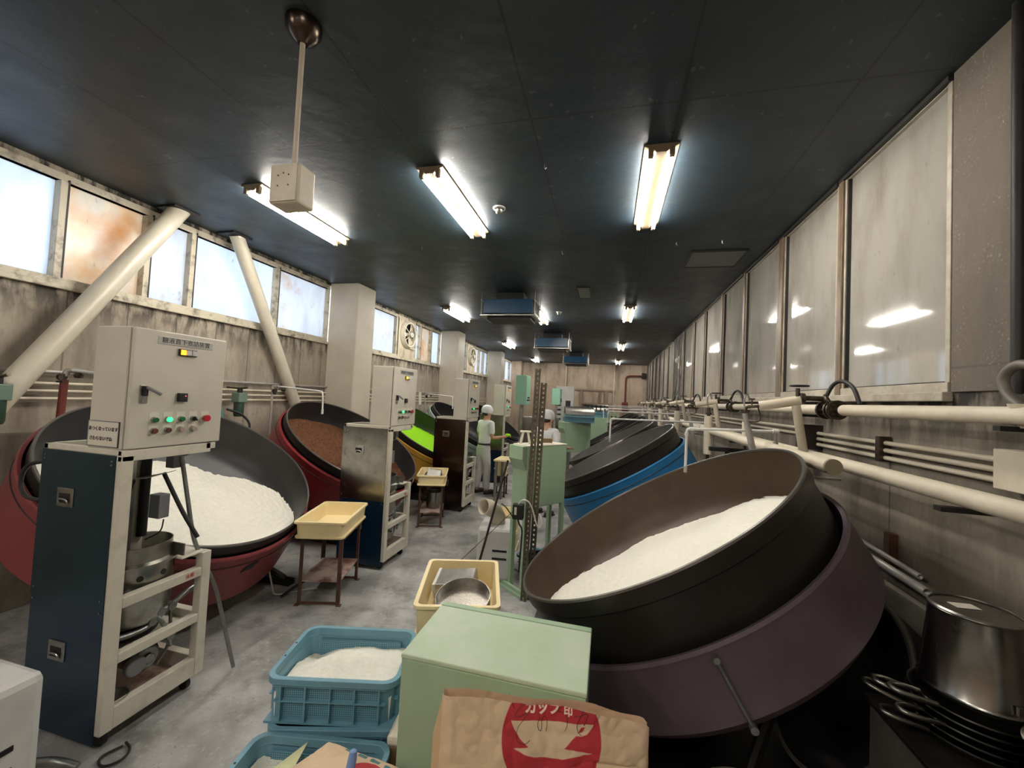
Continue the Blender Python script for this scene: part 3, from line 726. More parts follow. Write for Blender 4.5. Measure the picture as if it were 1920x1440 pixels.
for k, (loc, lab) in enumerate(machines):
    if k == 0: MP.location = loc; MP['label'] = lab; root = MP
    else: root = place(MP, loc, lab)
    if k == 2:
        for c in root.children if hasattr(root, 'children') else []:
            if c.name.startswith('upper_panel') or c.name.startswith('lower_panel'):
                c.data = c.data.copy(); c.data.materials[0] = M['steel_dark']

def panel_proto():
    """control box; origin at its base near aisle corner, x to -0.27, y to 0.52, height .65"""
    t = thing('control_panel', '', 'control panel', (0, 0, 0), 0, 'cream control panels on the syrup machines')
    W, D, Hh = .52, .27, .65
    body = MB().bx(-D, -.028, 0, W, 0, Hh).build('cabinet_body', 'cream_metal', t, smooth=False, bevel=.006)
    door = MB().bx(-.022, 0, .004, W-.004, .004, Hh-.002).build('door', 'cream_metal', t, smooth=False, bevel=.006)
    MB().bx(-.028, -.022, .01, W-.01, .01, Hh-.01).build('door_gasket', 'dark_steel', t, smooth=False)
    # name plate
    np_ = MB().bx(0, .003, .115, .425, .575, .618).build('name_plate', 'plate', door, smooth=False, bevel=.001)
    FX = ((0, 1, 0), (0, 0, 1), (1, 0, 0))
    wrap('plate_lettering', text_mesh('糖液直下煮詰装置', .034, frame3((.0033, .27, .5965), *FX)), 'ink', np_, smooth=False)
    # lamp strip
    ls = MB().bx(0, .012, .225, .325, .520, .560).build('lamp_strip', 'black', door, smooth=False, bevel=.002)
    for k, mm in enumerate(('orange', 'white_plastic', 'white_plastic')):
        MB().bx(.012, .019, .231+.031*k, .258+.031*k, .526, .555).build('indicator_lamp', mm, ls, smooth=False, bevel=.002)
    # handle
    hd = MB().bx(0, .006, .045, .085, .245, .345).build('handle_base', 'alu', door, smooth=False, bevel=.003)
    MB().bx(.006, .022, .056, .076, .285, .338).build('handle_pivot', 'black', hd, smooth=False, bevel=.003)
    b = MB(); b.tube([(.026, .062, .332), (.040, .085, .318), (.050, .118, .296)], .009, 10); b.build('handle_lever', 'grey_plastic', hd)
    MB().cyl((.006, .065, .263), (.010, .065, .263), .013, seg=18).build('lock', 'alu', hd)
    # timer
    tm = MB().bx(0, .022, .235, .283, .255, .305).build('timer', 'black', door, smooth=False, bevel=.003)
    MB().bx(.0222, .0228, .266, .273, .285, .292).build('timer_light', mat('timer_red', (230, 70, 100), .4, emit=(230, 60, 90), estr=.6), tm, smooth=False)
    # button plates and buttons
    for row, z in enumerate((.155, .095)):
        for k in range(5 if row == 0 else 4):
            y = .125 + .070*k
            pl = MB().bx(0, .0015, y-.024, y+.024, z-.018, z+.042 if row == 0 else z+.028).build('button_plate', 'sign', door, smooth=False)
            mm = (('green_dark', 'green_lit', 'green_dark', 'black', 'red_btn'), ('brown_btn', 'brown_btn', 'clear_btn', 'clear_btn'))[row][k]
            c = MB().cyl((.0015, y, z), (.014, y, z), .0175, seg=20).build('button_collar', 'alu', door, bevel=.002)
            if mm == 'red_btn': g = MB().cyl((.014, y, z), (.030, y, z), .020, seg=20)
            elif mm == 'black': g = MB().cyl((.014, y, z), (.020, y, z), .013, seg=16); g.box((.026, y, z), (.012, .008, .028), Euler((.7, 0, 0)).to_matrix())
            else: g = MB().cyl((.014, y, z), (.024, y, z), .0135, seg=20)
            g.build('push_button', mm, c, bevel=.002)
    return t
for c in MP.children:
    if c.name.startswith('upper_panel'): c.data = c.data.copy(); c.data.materials[0] = M['steel_teal_reflection']
PP = panel_proto()
plabels = ['nearest cream control panel with a hot warning sign on its side', 'second cream control panel above the shiny steel machine',
           'third cream control panel beside the worker in a white cap', 'fourth cream control panel beyond the worker']
for k, (loc, lab) in enumerate(zip([m[0] for m in machines], plabels)):
    L = (loc[0]+.004, loc[1]+.005, 1.529)
    if k == 0: PP.location = L; PP['label'] = plabels[0]
    else:
        r_ = place(PP, L, lab)
# warning sign on the first panel
sg = MB().bx(-.262, -.042, -.006, -.001, .012, .145).build('warning_sign', 'sign', PP, smooth=False, bevel=.001, label='white card sign lettered in black')
FY = ((1, 0, 0), (0, 0, 1), (0, -1, 0))
wrap('sign_lettering', text_mesh('あつくなっています', .0235, frame3((-.152, -.0066, .103), *FY), offset=.0006), 'ink', sg, smooth=False)
wrap('sign_lettering', text_mesh('さわらないでね', .0235, frame3((-.165, -.0066, .052), *FY), offset=.0006), 'ink', sg, smooth=False)
b = MB()
for a in ((-.262, -.042, .012, .015), (-.262, -.042, .142, .145), (-.262, -.259, .012, .145), (-.045, -.042, .012, .145)): b.bx(a[0], a[1], -.0075, -.001, a[2], a[3])
b.build('sign_border', 'grey_plastic', sg, smooth=False)

# paper tag hanging from the second panel
o = MB().box((-2.19, 4.36, 1.84), (.004, .06, .15), Euler((.12, 0, 0)).to_matrix()).build('paper_tag', 'sign', smooth=False); tag(o, 'white paper tag hanging by the second control panel', 'tag')
# leaning rod by the first machine
o = MB().tube([(-2.56, 1.93, 1.45), (-2.50, 2.0, .9), (-2.42, 2.10, .6), (-2.36, 2.22, .02)], .012, 10).build('support_rod', 'galv'); tag(o, 'bent grey rod leaning inside the nearest machine down to the floor', 'rod')
o = MB().tube([(-2.62, 1.88, 1.34), (-2.5, 1.92, 1.1), (-2.42, 1.96, .95)], .012, 10).build('support_rod', 'dark_steel'); tag(o, 'dark straight rod above the aluminium pot of the nearest machine', 'rod')

# ================================================================== TABLES, TOTES
def rr_outline(w, d, r, n=5):
    pts = []
    for (cx, cy, a0) in ((w/2-r, d/2-r, 0), (-w/2+r, d/2-r, PI/2), (-w/2+r, -d/2+r, PI), (w/2-r, -d/2+r, 3*PI/2)):
        for k in range(n+1):
            a = a0 + PI/2*k/n; pts.append((cx+r*math.cos(a), cy+r*math.sin(a)))
    return pts
def loft(layers, mb):
    rings = [[mb.bm.verts.new((x, y, z)) for x, y in out] for out, z in layers]
    n = len(rings[0])
    for A, B in zip(rings, rings[1:]):
        for k in range(n): mb.bm.faces.new((A[k], A[(k+1) % n], B[(k+1) % n], B[k]))
    mb.bm.faces.new(rings[0][::-1]); mb.bm.faces.new(rings[-1]); return mb
def tote(label, loc, rotz, w, d, h, m='cream_plastic', group=None, name='plastic_tote'):
    t = thing(name, label, 'tote', loc, rotz, group)
    R = .035; b = MB(); th = .008
    o = lambda ww, dd, r=R: rr_outline(ww, dd, r)
    loft([(o(w-.05, d-.05), 0), (o(w-.03, d-.03), h-.022), (o(w, d), h-.020), (o(w, d), h), (o(w-.05, d-.05, .03), h), (o(w-.075, d-.075, .03), .012)], b)
    b.build('tote_body', m, t, bevel=.002)
    b = MB(); loft([(o(w-.02, d-.02), .0), (o(w-.02, d-.02), .016), (o(w-.048, d-.048), .018)], b); b.build('tote_foot_rim', m, t)
    return t
def steel_stand(label, loc, rotz, w, d, h):
    t = thing('steel_stand', label, 'stand', loc, rotz, 'rusty steel stands')
    for sx in (-1, 1):
        for sy in (-1, 1):
            x, y = sx*(w/2), sy*(d/2)
            b = MB(); b.bx(x-sx*.030, x, y-sy*.004, y, 0.004, h); b.bx(x-sx*.004, x, y-sy*.030, y, 0.004, h)
            b.bx(x-.02, x+.02, y-.02, y+.02, 0, .006)
            b.build('leg', 'rust_leg', t, smooth=False)
    b = MB()
    for sy in (-1, 1): b.bx(-w/2, w/2, sy*d/2-.015, sy*d/2+.015, h-.03, h)
    for sx in (-1, 1): b.bx(sx*w/2-.015, sx*w/2+.015, -d/2, d/2, h-.03, h)
    b.build('top_frame', 'rust_leg', t, smooth=False)
    MB().bx(-w/2+.005, w/2-.005, -d/2+.005, d/2-.005, .20, .212).build('lower_shelf', 'rust_tray', t, smooth=False)
    b = MB()
    for sy in (-1, 1): b.bx(-w/2, w/2, sy*d/2-.006, sy*d/2+.006, .012, .03)
    b.build('foot_rail', 'rust_leg', t, smooth=False)
    return t
A1 = rad(17)
def local(c, a, x, y, z): return (c[0]+x*math.cos(a)-y*math.sin(a), c[1]+x*math.sin(a)+y*math.cos(a), z)
C1 = (-2.48, 3.31)
steel_stand('brown steel stand in front of the second syrup machine', (*C1, 0), A1, .36, .50, .60)
tote('empty cream tote on the nearest rusty stand', (*C1, .602), A1, .44, .68, .145, group='cream totes')
o = MB().bx(-.10, .10, -.006, .006, 0, .012).build('flat_bar', 'dark_steel', smooth=False); o.location = local(C1, A1, .02, -.22, .617); o.rotation_euler = (0, 0, A1); tag(o, 'thin dark metal strip lying in the empty cream tote', 'metal strip')
A2 = rad(20); C2 = (-2.50, 5.55)
steel_stand('brown steel stand in front of the third syrup machine', (*C2, 0), A2, .34, .50, .60)
tote('cream tote holding a sieve and a square tin, on the middle stand', (*C2, .602), A2, .42, .66, .145, group='cream totes')
# bucket on lower shelf
def bucket(label, loc, r, h, m='steel', name='steel_bucket'):
    t = thing(name, label, 'bucket', loc)
    MB().lathe([(0, 0), (r*.78, 0), (r, h), (r+.006, h), (r+.006, h-.008), (r*.97, h-.006), (r*.75, .006), (0, .006)], 36).build('bucket_body', m, t)
    MB().tube([(r*math.cos(a), .02, h-.01-.13*math.sin(a)*.6) for a in [PI*k/12 for k in range(13)]], .004, 6).build('bucket_handle', m, t)
    return t
bucket('steel bucket on the lower shelf of the middle stand', (*local(C2, A2, .02, .02, .213)[:2], .213), .125, .24)
def sieve(label, loc, r, h, tilt=(0, 0, 0), group=None):
    t = thing('round_sieve', label, 'sieve', loc, 0, group); t.rotation_euler = tilt
    MB().lathe([(r, 0), (r, h), (r-.004, h), (r-.004, 0)], 48, close=True).build('sieve_ring', 'alu', t)
    MB().tube([(r*math.cos(a), r*math.sin(a), h) for a in [2*PI*k/48 for k in range(48)]], .004, 6, closed=True).build('sieve_rim', 'alu', t)
    b = MB(); b.lathe([(0, .006), (r-.003, .006), (r-.003, .010), (0, .010)], 48); b.build('sieve_mesh', M['mesh'], t)
    return t
def mesh_mat():
    m = mat('perforated_mesh', (150, 146, 138), .35, .8); n, l = nt(m); b = n['Principled BSDF']
    tc = n.new('ShaderNodeTexCoord'); v = n.new('ShaderNodeTexVoronoi'); v.inputs['Scale'].default_value = 130; v.inputs['Randomness'].default_value = .15
    l.new(tc.outputs['Object'], v.inputs[0]); mr = n.new('ShaderNodeMapRange'); mr.inputs[1].default_value = .3; mr.inputs[2].default_value = .42
    l.new(v.outputs['Distance'], mr.inputs[0]); l.new(mixrgb(n, l, mr.outputs[0], (52, 48, 44), (190, 184, 174)), b.inputs['Base Color'])
    return m
M['mesh'] = mesh_mat()
p = local(C2, A2, .0, .05, .63)
sieve('round steel sieve lying in the cream tote on the middle stand', (p[0], p[1], .625), .13, .07, (.25, .1, 0))
def tin(label, loc, size, rot):
    t = thing('rectangular_tin', label, 'tin', loc); t.rotation_euler = rot
    w, d, h = size
    MB().bx(-w/2, w/2, -d/2, d/2, 0, h).build('tin_body', 'alu', t, smooth=False, bevel=.012)
    MB().bx(-w/2-.004, -w/2+.018, -d/2-.004, d/2+.004, -.003, h+.004).build('tin_rim', 'white_plastic', t, smooth=False, bevel=.004)
    return t
tin('square grey tin leaning in the cream tote on the middle stand', (*local(C2, A2, .02, -.05, 0)[:2], .70), (.20, .16, .05), (.9, .1, .3))
# near tote with sieve, on its own stand
A3 = rad(14); C3 = (-.85, 2.47)
def near_tote():
    c = (-.885, 2.485); a = rad(17)
    steel_stand('dark brown stand under the near cream tote, beside the green box', (*c, 0), a, .40, .58, .50)
    tote('near cream tote with a sieve and a grey tin, behind the green box', (*c, .502), a, .50, .66, .20, group='cream totes')
    p = local(c, a, .03, -.13, .55); sieve('round perforated sieve lying in the near cream tote', (p[0], p[1], .60), .165, .075, (rad(14), 0, 0))
    p = local(c, a, -.03, .14, .55); tin('rectangular grey tin lying on its side in the near cream tote', (p[0], p[1], .585), (.27, .19, .09), (.15, -.12, .15))
near_tote()

# ================================================================== BLUE CRATES, SUGAR
def crate_mat():
    m = mat('crate_lattice', (80, 134, 152), .5); n, l = nt(m); b = n['Principled BSDF']
    tc = n.new('ShaderNodeTexCoord'); P = tc.outputs['Object']
    a1 = seam(n, l, P, 0, 0, .0095, .0040); a2 = seam(n, l, P, 2, 0, .0095, .0040); a3 = seam(n, l, P, 1, 0, .0095, .0040)
    # holes are the gaps between ribs
    s = mul(n, l, mul(n, l, a1, a3, 'MAXIMUM'), a2, 'MAXIMUM')
    l.new(mixrgb(n, l, s, (52, 90, 104), (104, 150, 166)), b.inputs['Base Color'])
    return m
M['lattice'] = crate_mat()
def crate(label, loc, rotz, w=.60, d=.42, h=.20, group='blue crates', lip=True):
    t = thing('plastic_crate', label, 'crate', loc, rotz, group)
    o = rr_outline
    b = MB(); loft([(o(w-.06, d-.06, .05), 0), (o(w-.05, d-.05, .05), .012), (o(w-.05, d-.05, .05), h-.03), (o(w-.035, d-.035, .055), h-.03),
                    (o(w, d, .065), h-.028), (o(w, d, .065), h), (o(w-.045, d-.045, .05), h), (o(w-.07, d-.07, .045), .012)], b)
    b.build('crate_body', 'blue_plastic', t, bevel=.002)
    # ribs and lattice panels
    rb = MB()
    for sy in (-1, 1):
        for k in range(5): rb.bx(-w/2+.08+k*(w-.16)/4-.003, -w/2+.08+k*(w-.16)/4+.003, sy*(d/2-.025), sy*(d/2-.004), .012, h-.028)
        for z in (.10, .165): rb.bx(-w/2+.05, w/2-.05, sy*(d/2-.025), sy*(d/2-.006), z-.003, z+.003)
    for sx in (-1, 1):
        for k in range(4): rb.bx(sx*(w/2-.025), sx*(w/2-.004), -d/2+.08+k*(d-.16)/3-.003, -d/2+.08+k*(d-.16)/3+.003, .012, h-.028)
        for z in (.10, .165): rb.bx(sx*(w/2-.025), sx*(w/2-.006), -d/2+.05, d/2-.05, z-.003, z+.003)
    rb.bx(-w/2+.01, w/2-.01, -d/2+.01, d/2-.01, .0, .010)
    rb.build('crate_ribs', 'blue_plastic', t, smooth=False)
    lt = MB()
    for sy in (-1, 1):
        lt.bx(-w/2+.085, w/2-.085, sy*(d/2-.0250), sy*(d/2-.0235), .025, h-.04); lt.bx(-w/2+.085, w/2-.085, sy*(d/2-.042), sy*(d/2-.0352), .06, h-.05)
    for sx in (-1, 1): lt.bx(sx*(w/2-.0250), sx*(w/2-.0235), -d/2+.085, d/2-.085, .025, h-.04)
    lt.build('crate_lattice', 'lattice', t, smooth=False)
    hl = MB()
    for sx in (-1, 1):
        for y in (-.05, .05): hl.cyl((sx*(w/2-.012), y, h-.001), (sx*(w/2-.012), y, h+.0008), .005, seg=12)
    hl.build('crate_rim_holes', 'dark_steel', t)
    return t
def heap(label, loc, rotz, w, d, z0, zf, m='sugar', name='sugar_heap', n=90):
    from mathutils import noise as mn
    b = MB()
    def f(i, j):
        x = -w/2 + w*i/(n-1); y = -d/2 + d*j/(n-1)
        z = zf(x, y) + .010*mn.noise(Vector((x*16, y*16, 2))) + .003*mn.noise(Vector((x*90, y*90, 7)))
        return Vector((x, y, max(z0, z)))
    V = b.grid(f, n, n)
    # skirt down to the base
    loop = [V[i][0] for i in range(n)] + [V[n-1][j] for j in range(1, n)] + [V[i][n-1] for i in range(n-2, -1, -1)] + [V[0][j] for j in range(n-2, 0, -1)]
    base = [b.bm.verts.new((v.co.x*.98, v.co.y*.98, z0-.02)) for v in loop]
    for k in range(len(loop)): b.bm.faces.new((loop[k], loop[(k+1) % len(loop)], base[(k+1) % len(loop)], base[k]))
    o = b.build(name, m); o.location = loc; o.rotation_euler = (0, 0, rotz); return tag(o, label, 'sugar', kind='stuff')
AC = rad(14)
CA = (-1.205, 1.79)
crate('bottom blue crate of the rear stack', (*CA, 0), AC)
crate('middle blue crate of the rear stack', (CA[0]+.02, CA[1]-.01, .20), AC+rad(2))
crate('top blue crate of the rear stack, filled with white sugar', (*CA, .40), AC)
heap('white sugar filling the top blue crate', (*CA, .40), AC, .53, .35, .03, lambda x, y: .115 + .05*math.exp(-((x+.02)**2/.05+(y-.02)**2/.01)) - .05*math.exp(-((x+.22)**2/.01 + (y-.14)**2/.02)) )
CB = (-1.09, 1.345)
crate('lower blue crate of the front stack', (CB[0], CB[1], 0), rad(11))
crate('blue crate at the bottom edge holding sugar under a kraft sack', (CB[0], CB[1], .20), rad(11))
heap('white sugar in the front blue crate beside the kraft sack', (*CB, .20), rad(11), .53, .35, .03, lambda x, y: .10 - .1*x)

# ================================================================== KRAFT SACKS
def bag_mat(name, prints):
    m = mat(name, (214, 188, 156), .75, rgb2=(204, 176, 144), nscale=5, bump=.8, bscale=9); n, l = nt(m); b = n['Principled BSDF']
    c = b.inputs['Base Color'].links[0].from_socket
    for att, col in prints:
        a = n.new('ShaderNodeAttribute'); a.attribute_name = att
        g = n.new('ShaderNodeMapRange'); g.inputs[1].default_value = -.0012; g.inputs[2].default_value = .0012
        l.new(a.outputs['Fac'], g.inputs[0])
        c = mixrgb(n, l, g.outputs[0], c, col)
    l.new(c, b.inputs['Base Color']); return m
def sd_poly(x, y, P):
    d = 1e9; ins = False; n = len(P)
    for i in range(n):
        x0, y0 = P[i]; x1, y1 = P[(i+1) % n]; ex, ey = x1-x0, y1-y0
        t_ = max(0, min(1, ((x-x0)*ex+(y-y0)*ey)/(ex*ex+ey*ey+1e-12)))
        d = min(d, math.hypot(x-x0-ex*t_, y-y0-ey*t_))
        if (y0 > y) != (y1 > y) and x < (x1-x0)*(y-y0)/(y1-y0)+x0: ins = not ins
    return d if ins else -d
from mathutils import noise as mn
def standing_bag():
    W, HB = .70, .90
    t = thing('kraft_sack', 'standing brown paper sack with a red disc and white cup print, before the green box', 'sack', (-.164, 1.377, 0), rad(14))
    def crumple(x, z):
        a = .016*mn.noise(Vector((x*5, z*5, 0))) + .012*abs(mn.noise(Vector((x*10, z*10, 4)))) + .005*abs(mn.noise(Vector((x*24, z*24, 9))))
        fold = .007*math.exp(-((z-.745+.15*x)/.007)**2) if x > .16 else 0
        return a - fold
    def topz(x):
        z = .899 - .046*(x+.34)/.68 + .004*math.sin(x*21)
        if x > .17: z -= .028*(x-.17)/.18
        if x > .335: z -= .9*(x-.335)
        return z
    def front(x, s):
        z = topz(x)*s; th = .055*(1-s**3)+.008
        e = min(1, (W/2-abs(x))/.04); th2 = th*math.sqrt(max(0, 1-(1-e)**2))+.001
        return Vector((x*(1+.02*(1-s)), -th2-crumple(x, z)*(.3+.7*e), z))
    cupP = [(-.117, .832), (.158, .832), (.152, .817), (.137, .803), (.118, .796), (.100, .796), (.060, .762), (-.055, .762), (-.085, .784), (-.106, .810)]
    handle = [(.130, .824), (.116, .821), (.106, .804), (.120, .807)]
    sau = [(-.105, .755), (-.055, .7625), (.06, .7625), (.152, .752), (.095, .742), (.055, .733), (-.035, .731), (-.070, .741)]
    cx, cz, rx, rz = .019, .785, .164, .172
    b = MB(); nx, nz = 200, 190
    ss = [.66*k/30 for k in range(30)] + [.66 + .34*k/(nz-31) for k in range(nz-30)]
    Lr = b.bm.verts.layers.float.new('red'); Lc = b.bm.verts.layers.float.new('cup')
    grid = b.grid(lambda i, j: front(-W/2+W*i/(nx-1), ss[j]), nx, nz)
    for row in grid:
        for v in row:
            x, z = v.co.x, v.co.z
            d = 1-math.hypot((x-cx)/rx, (z-cz)/rz); v[Lr] = d*.16
            c = max(sd_poly(x, z, cupP), sd_poly(x, z, sau)) if z > .62 else -1
            c = min(c, -sd_poly(x, z, handle)) if z > .62 else -1
            v[Lc] = c
    back = b.grid(lambda i, j: (lambda p: Vector((p.x, .02 - p.y*.4, p.z)))(front(-W/2+W*i/59, j/39)), 60, 40)
    for row in back:
        for v in row: v[Lr] = -1; v[Lc] = -1
    o = b.build('sack_body', bag_mat('printed_kraft', [('red', (178, 44, 52)), ('cup', (212, 186, 154))]), t)
    g = MB(); g.poly([(-W/2+.002, -.01, .0), (-W/2-.035, .03, .0), (-W/2-.030, .03, .74), (-W/2+.004, .01, .90)], (0, .008, 0)); g.build('sack_gusset', 'paper', t, smooth=False)
    def on_front(x, z):
        s = min(1, z/topz(x)); p = front(x, s); return Vector((p.x, p.y-.0016, p.z))
    def map_text(me, x0, z0):
        for v in me.vertices:
            q = on_front(x0+v.co.x, z0+v.co.y); v.co = Vector((q.x, q.y-(.0008 if v.co.z > 0 else 0), q.z))
        return me
    wm = mat('print_white', (232, 206, 184), .7)
    wrap('sack_lettering', map_text(text_mesh('カップ', .040, Matrix.Identity(4), offset=.0016), -.012, .868), wm, t, smooth=False)
    wrap('sack_lettering', map_text(text_mesh('印', .030, Matrix.Identity(4), offset=.0008), .073, .863), wm, t, smooth=False)
    strokes = [[(-0.117, 0.884), (-0.112, 0.874), (-0.106, 0.867)], [(-0.07, 0.883), (-0.101, 0.856), (-0.105, 0.844), (-0.09, 0.843), (-0.057, 0.856), (-0.092, 0.817), (-0.098, 0.794), (-0.093, 0.777), (-0.075, 0.771), (-0.062, 0.774), (-0.052, 0.783)], [(-0.021, 0.843), (-0.026, 0.832), (-0.028, 0.82), (-0.024, 0.809), (-0.016, 0.806), (-0.014, 0.818), (-0.015, 0.838), (-0.006, 0.846), (0.003, 0.839), (0.004, 0.821), (0.0, 0.806)], [(0.049, 0.875), (0.04, 0.866), (0.042, 0.86), (0.06, 0.858), (0.069, 0.847), (0.07, 0.827), (0.062, 0.808)], [(0.091, 0.853), (0.116, 0.858), (0.133, 0.865), (0.138, 0.859), (0.131, 0.841), (0.123, 0.83), (0.129, 0.831)], [(0.112, 0.875), (0.123, 0.871), (0.116, 0.858), (0.106, 0.843), (0.101, 0.826), (0.106, 0.806), (0.118, 0.799)]]
    for st in strokes:
        P = []
        for a, c in zip(st, st[1:]):
            for k in range(6): P.append(on_front(a[0]+(c[0]-a[0])*k/6, a[1]+(c[1]-a[1])*k/6))
        P.append(on_front(*st[-1]))
        P = [P[0]] + [(P[k-1]+P[k]*2+P[k+1])/4 for k in range(1, len(P)-1)] + [P[-1]]
        MB().tube(P, .0008, 5).build('handwriting', 'ink', t)
standing_bag()
def lying_bag():
    t = thing('kraft_sack', 'folded kraft sack with blue green stripe marks lying over the front crate', 'sack', (-.86, 1.30, 0), 0)
    A, B, C_, D = Vector((-1.075, 1.495, 0)), Vector((-.60, 1.468, 0)), Vector((-.56, 1.02, 0)), Vector((-1.26, 1.08, 0))
    b = MB(); n = 110; O = Vector((-.86, 1.30, 0))
    Lr = b.bm.verts.layers.float.new('red'); Ls = b.bm.verts.layers.float.new('stripe')
    def f(i, j, bot=False):
        u = i/(n-1); v = j/(n-1)
        p = (A.lerp(B, u)).lerp(D.lerp(C_, u), v)
        e = min(u, 1-u, v, 1-v)
        h = .425 + (.030*min(1, e/.12)**.5 + .010*mn.noise(p*9) + .006*abs(mn.noise(p*24)) if not bot else -.01)
        return Vector((p.x, p.y, h)) - O
    V = b.grid(lambda i, j: f(i, j), n, n)
    for i, row in enumerate(V):
        for j, v in enumerate(row):
            x, y = v.co.x+O.x, v.co.y+O.y; u = i/(n-1)*.47; w_ = j/(n-1)*.44
            v[Lr] = .105 - math.hypot(x+.835, (y-1.335))
            off = .004 + .10*max(0, u-.12)
            ph = (u-.10)/.062; on = u > .10 and (ph % 1) < .68
            v[Ls] = (min(.0085-abs(w_-off-.010), .03) if on else -.01)
    Bt = b.grid(lambda i, j: f(int(round(i*(n-1)/23)), int(round(j*(n-1)/23)), True), 24, 24)
    for row in Bt:
        for v in row: v[Lr] = -1; v[Ls] = -1
    b.build('sack_body', bag_mat('striped_kraft', [('red', (178, 50, 56)), ('stripe', (78, 122, 124))]), t)
lying_bag()
o = MB().poly([(-1.18, 1.50, .40), (-1.13, 1.30, .385), (-1.30, 1.22, .345), (-1.30, 1.30, .345)], (0, 0, .003)).build('paper_slip', 'note', smooth=False); tag(o, 'pale yellow paper corner sticking out of the front crate', 'paper')
t = thing('scoop', 'pale blue plastic scoop handle standing up from the kraft sack', 'scoop', (-.855, 1.30, .458))
b = MB(); b.tube([(0, 0, 0), (0, .01, .05), (0, .03, .10), (0, .035, .125), (0, .036, .130)], [.016, .016, .016, .013, .006], 14); b.build('scoop_handle', 'handle_blue', t)
MB().lathe([(0, 0), (.03, .002), (.05, .012), (.052, .02), (.028, .008), (0, .006)], 24, Matrix.Translation((0, -.03, .0))).build('scoop_bowl', 'handle_blue', t)

# wood block stool with painted top
t = thing('wooden_block', 'wooden block with a chipped white top between the crates and the green box', 'block', (-.80, 1.66, 0), rad(8))
MB().bx(-.065, .085, -.07, .10, 0, .40).build('block_body', 'wood', t, smooth=False, bevel=.006)
MB().bx(-.070, .09, -.076, .106, .40, .445).build('block_top', 'white_paint', t, smooth=False, bevel=.015)

# ================================================================== GREEN CABINETS
t = thing('green_box', 'low pale green steel box with a scuffed top in the foreground', 'cabinet', (-.765, 1.49, 0))
MB().bx(0, .73, 0, .43, 0.0, .84).build('box_body', 'mint', t, smooth=False, bevel=.006)
MB().bx(-.002, .732, -.002, .392, .84, .858).build('box_lid', 'mint_top', t, smooth=False, bevel=.005)
MB().bx(-.002, .732, .396, .432, .84, .858).build('rear_strip', 'mint', t, smooth=False, bevel=.004)
MB().bx(.45, .4505, -.0015, .0, .03, .80).build('front_seam', 'dark_steel', t, smooth=False)

def tall_cabinet(label, c1, ang, w, d, ztop, zbot):
    """c1: near corner on floor, long face runs along ang, short face along ang+90"""
    t = thing('green_cabinet', label, 'cabinet', (*c1, 0), ang, 'green cabinets on legs')
    MB().bx(0, w, 0, d, zbot, ztop-.008).build('cabinet_body', 'mint', t, smooth=False, bevel=.006)
    MB().bx(-.006, w+.006, -.004, d+.004, ztop-.01, ztop).build('cabinet_top', 'white_paint', t, smooth=False, bevel=.003)
    # sloping chute on the short face
    ch = MB(); h = ztop-.008
    ch.poly([(-.001, .01, h), (-.06, .01, h), (-.06, .01, h-.13), (-.001, .01, h-.24)], (0, d-.01, 0))
    ch.build('chute', 'mint', t, smooth=False, bevel=.003)
    for x, y in ((.02, .02), (.02, d-.02), (w-.02, .02), (w-.02, d-.02)):
        MB().bx(x-.02, x+.02, y-.02, y+.02, 0, zbot).build('leg', 'mint', t, smooth=False)
    b = MB(); b.bx(-.06, .03, -.1, d+.1, 0, .02); b.bx(-.03, .0, -.1, d+.1, .02, .05); b.build('foot_bar', 'mint', t, smooth=False)
    return t
tall_cabinet('tall pale green cabinet on legs behind the slotted posts', (-.745, 3.84), rad(53), .55, .22, 1.44, .82)
tall_cabinet('farther pale green cabinet carrying a blue crate of sieves', (-.86, 8.55), rad(35), .62, .24, 1.44, .80)
# things on the near cabinet
def at_cab(x, y, z=1.44):
    a = rad(53); return (-.745+x*math.cos(a)-y*math.sin(a), 3.84+x*math.sin(a)+y*math.cos(a), z)
t = thing('display_stand', 'small white stand on the tall green cabinet behind the posts', 'stand', at_cab(.08, .14), .3)
b = MB(); b.box((-.035, 0, .06), (.022, .05, .13), Euler((0, .2, 0)).to_matrix()); b.box((.035, 0, .06), (.022, .05, .13), Euler((0, -.2, 0)).to_matrix()); b.box((0, 0, .125), (.11, .06, .016))
b.build('stand_frame', 'white_paint', t, smooth=False, bevel=.003)
o = MB().box((0, 0, .025), (.12, .06, .05)).build('card_box', 'wood', smooth=False, bevel=.003); o.location = at_cab(.36, .12); o.rotation_euler = (0, 0, rad(20)); tag(o, 'brown box on the tall green cabinet near the seated cap worker', 'box')
o = MB().box((0, 0, .022), (.10, .05, .044)).build('card_box', 'note', smooth=False, bevel=.003); o.location = at_cab(.24, .14); o.rotation_euler = (0, 0, rad(14)); tag(o, 'pale yellow packet beside the brown box on the green cabinet', 'box')
o = MB().box((0, 0, .003), (.20, .12, .006)).build('paper_sheet', 'sign', smooth=False); o.location = at_cab(.28, .09); o.rotation_euler = (0, 0, rad(40)); tag(o, 'white sheet lying on the tall green cabinet', 'paper')

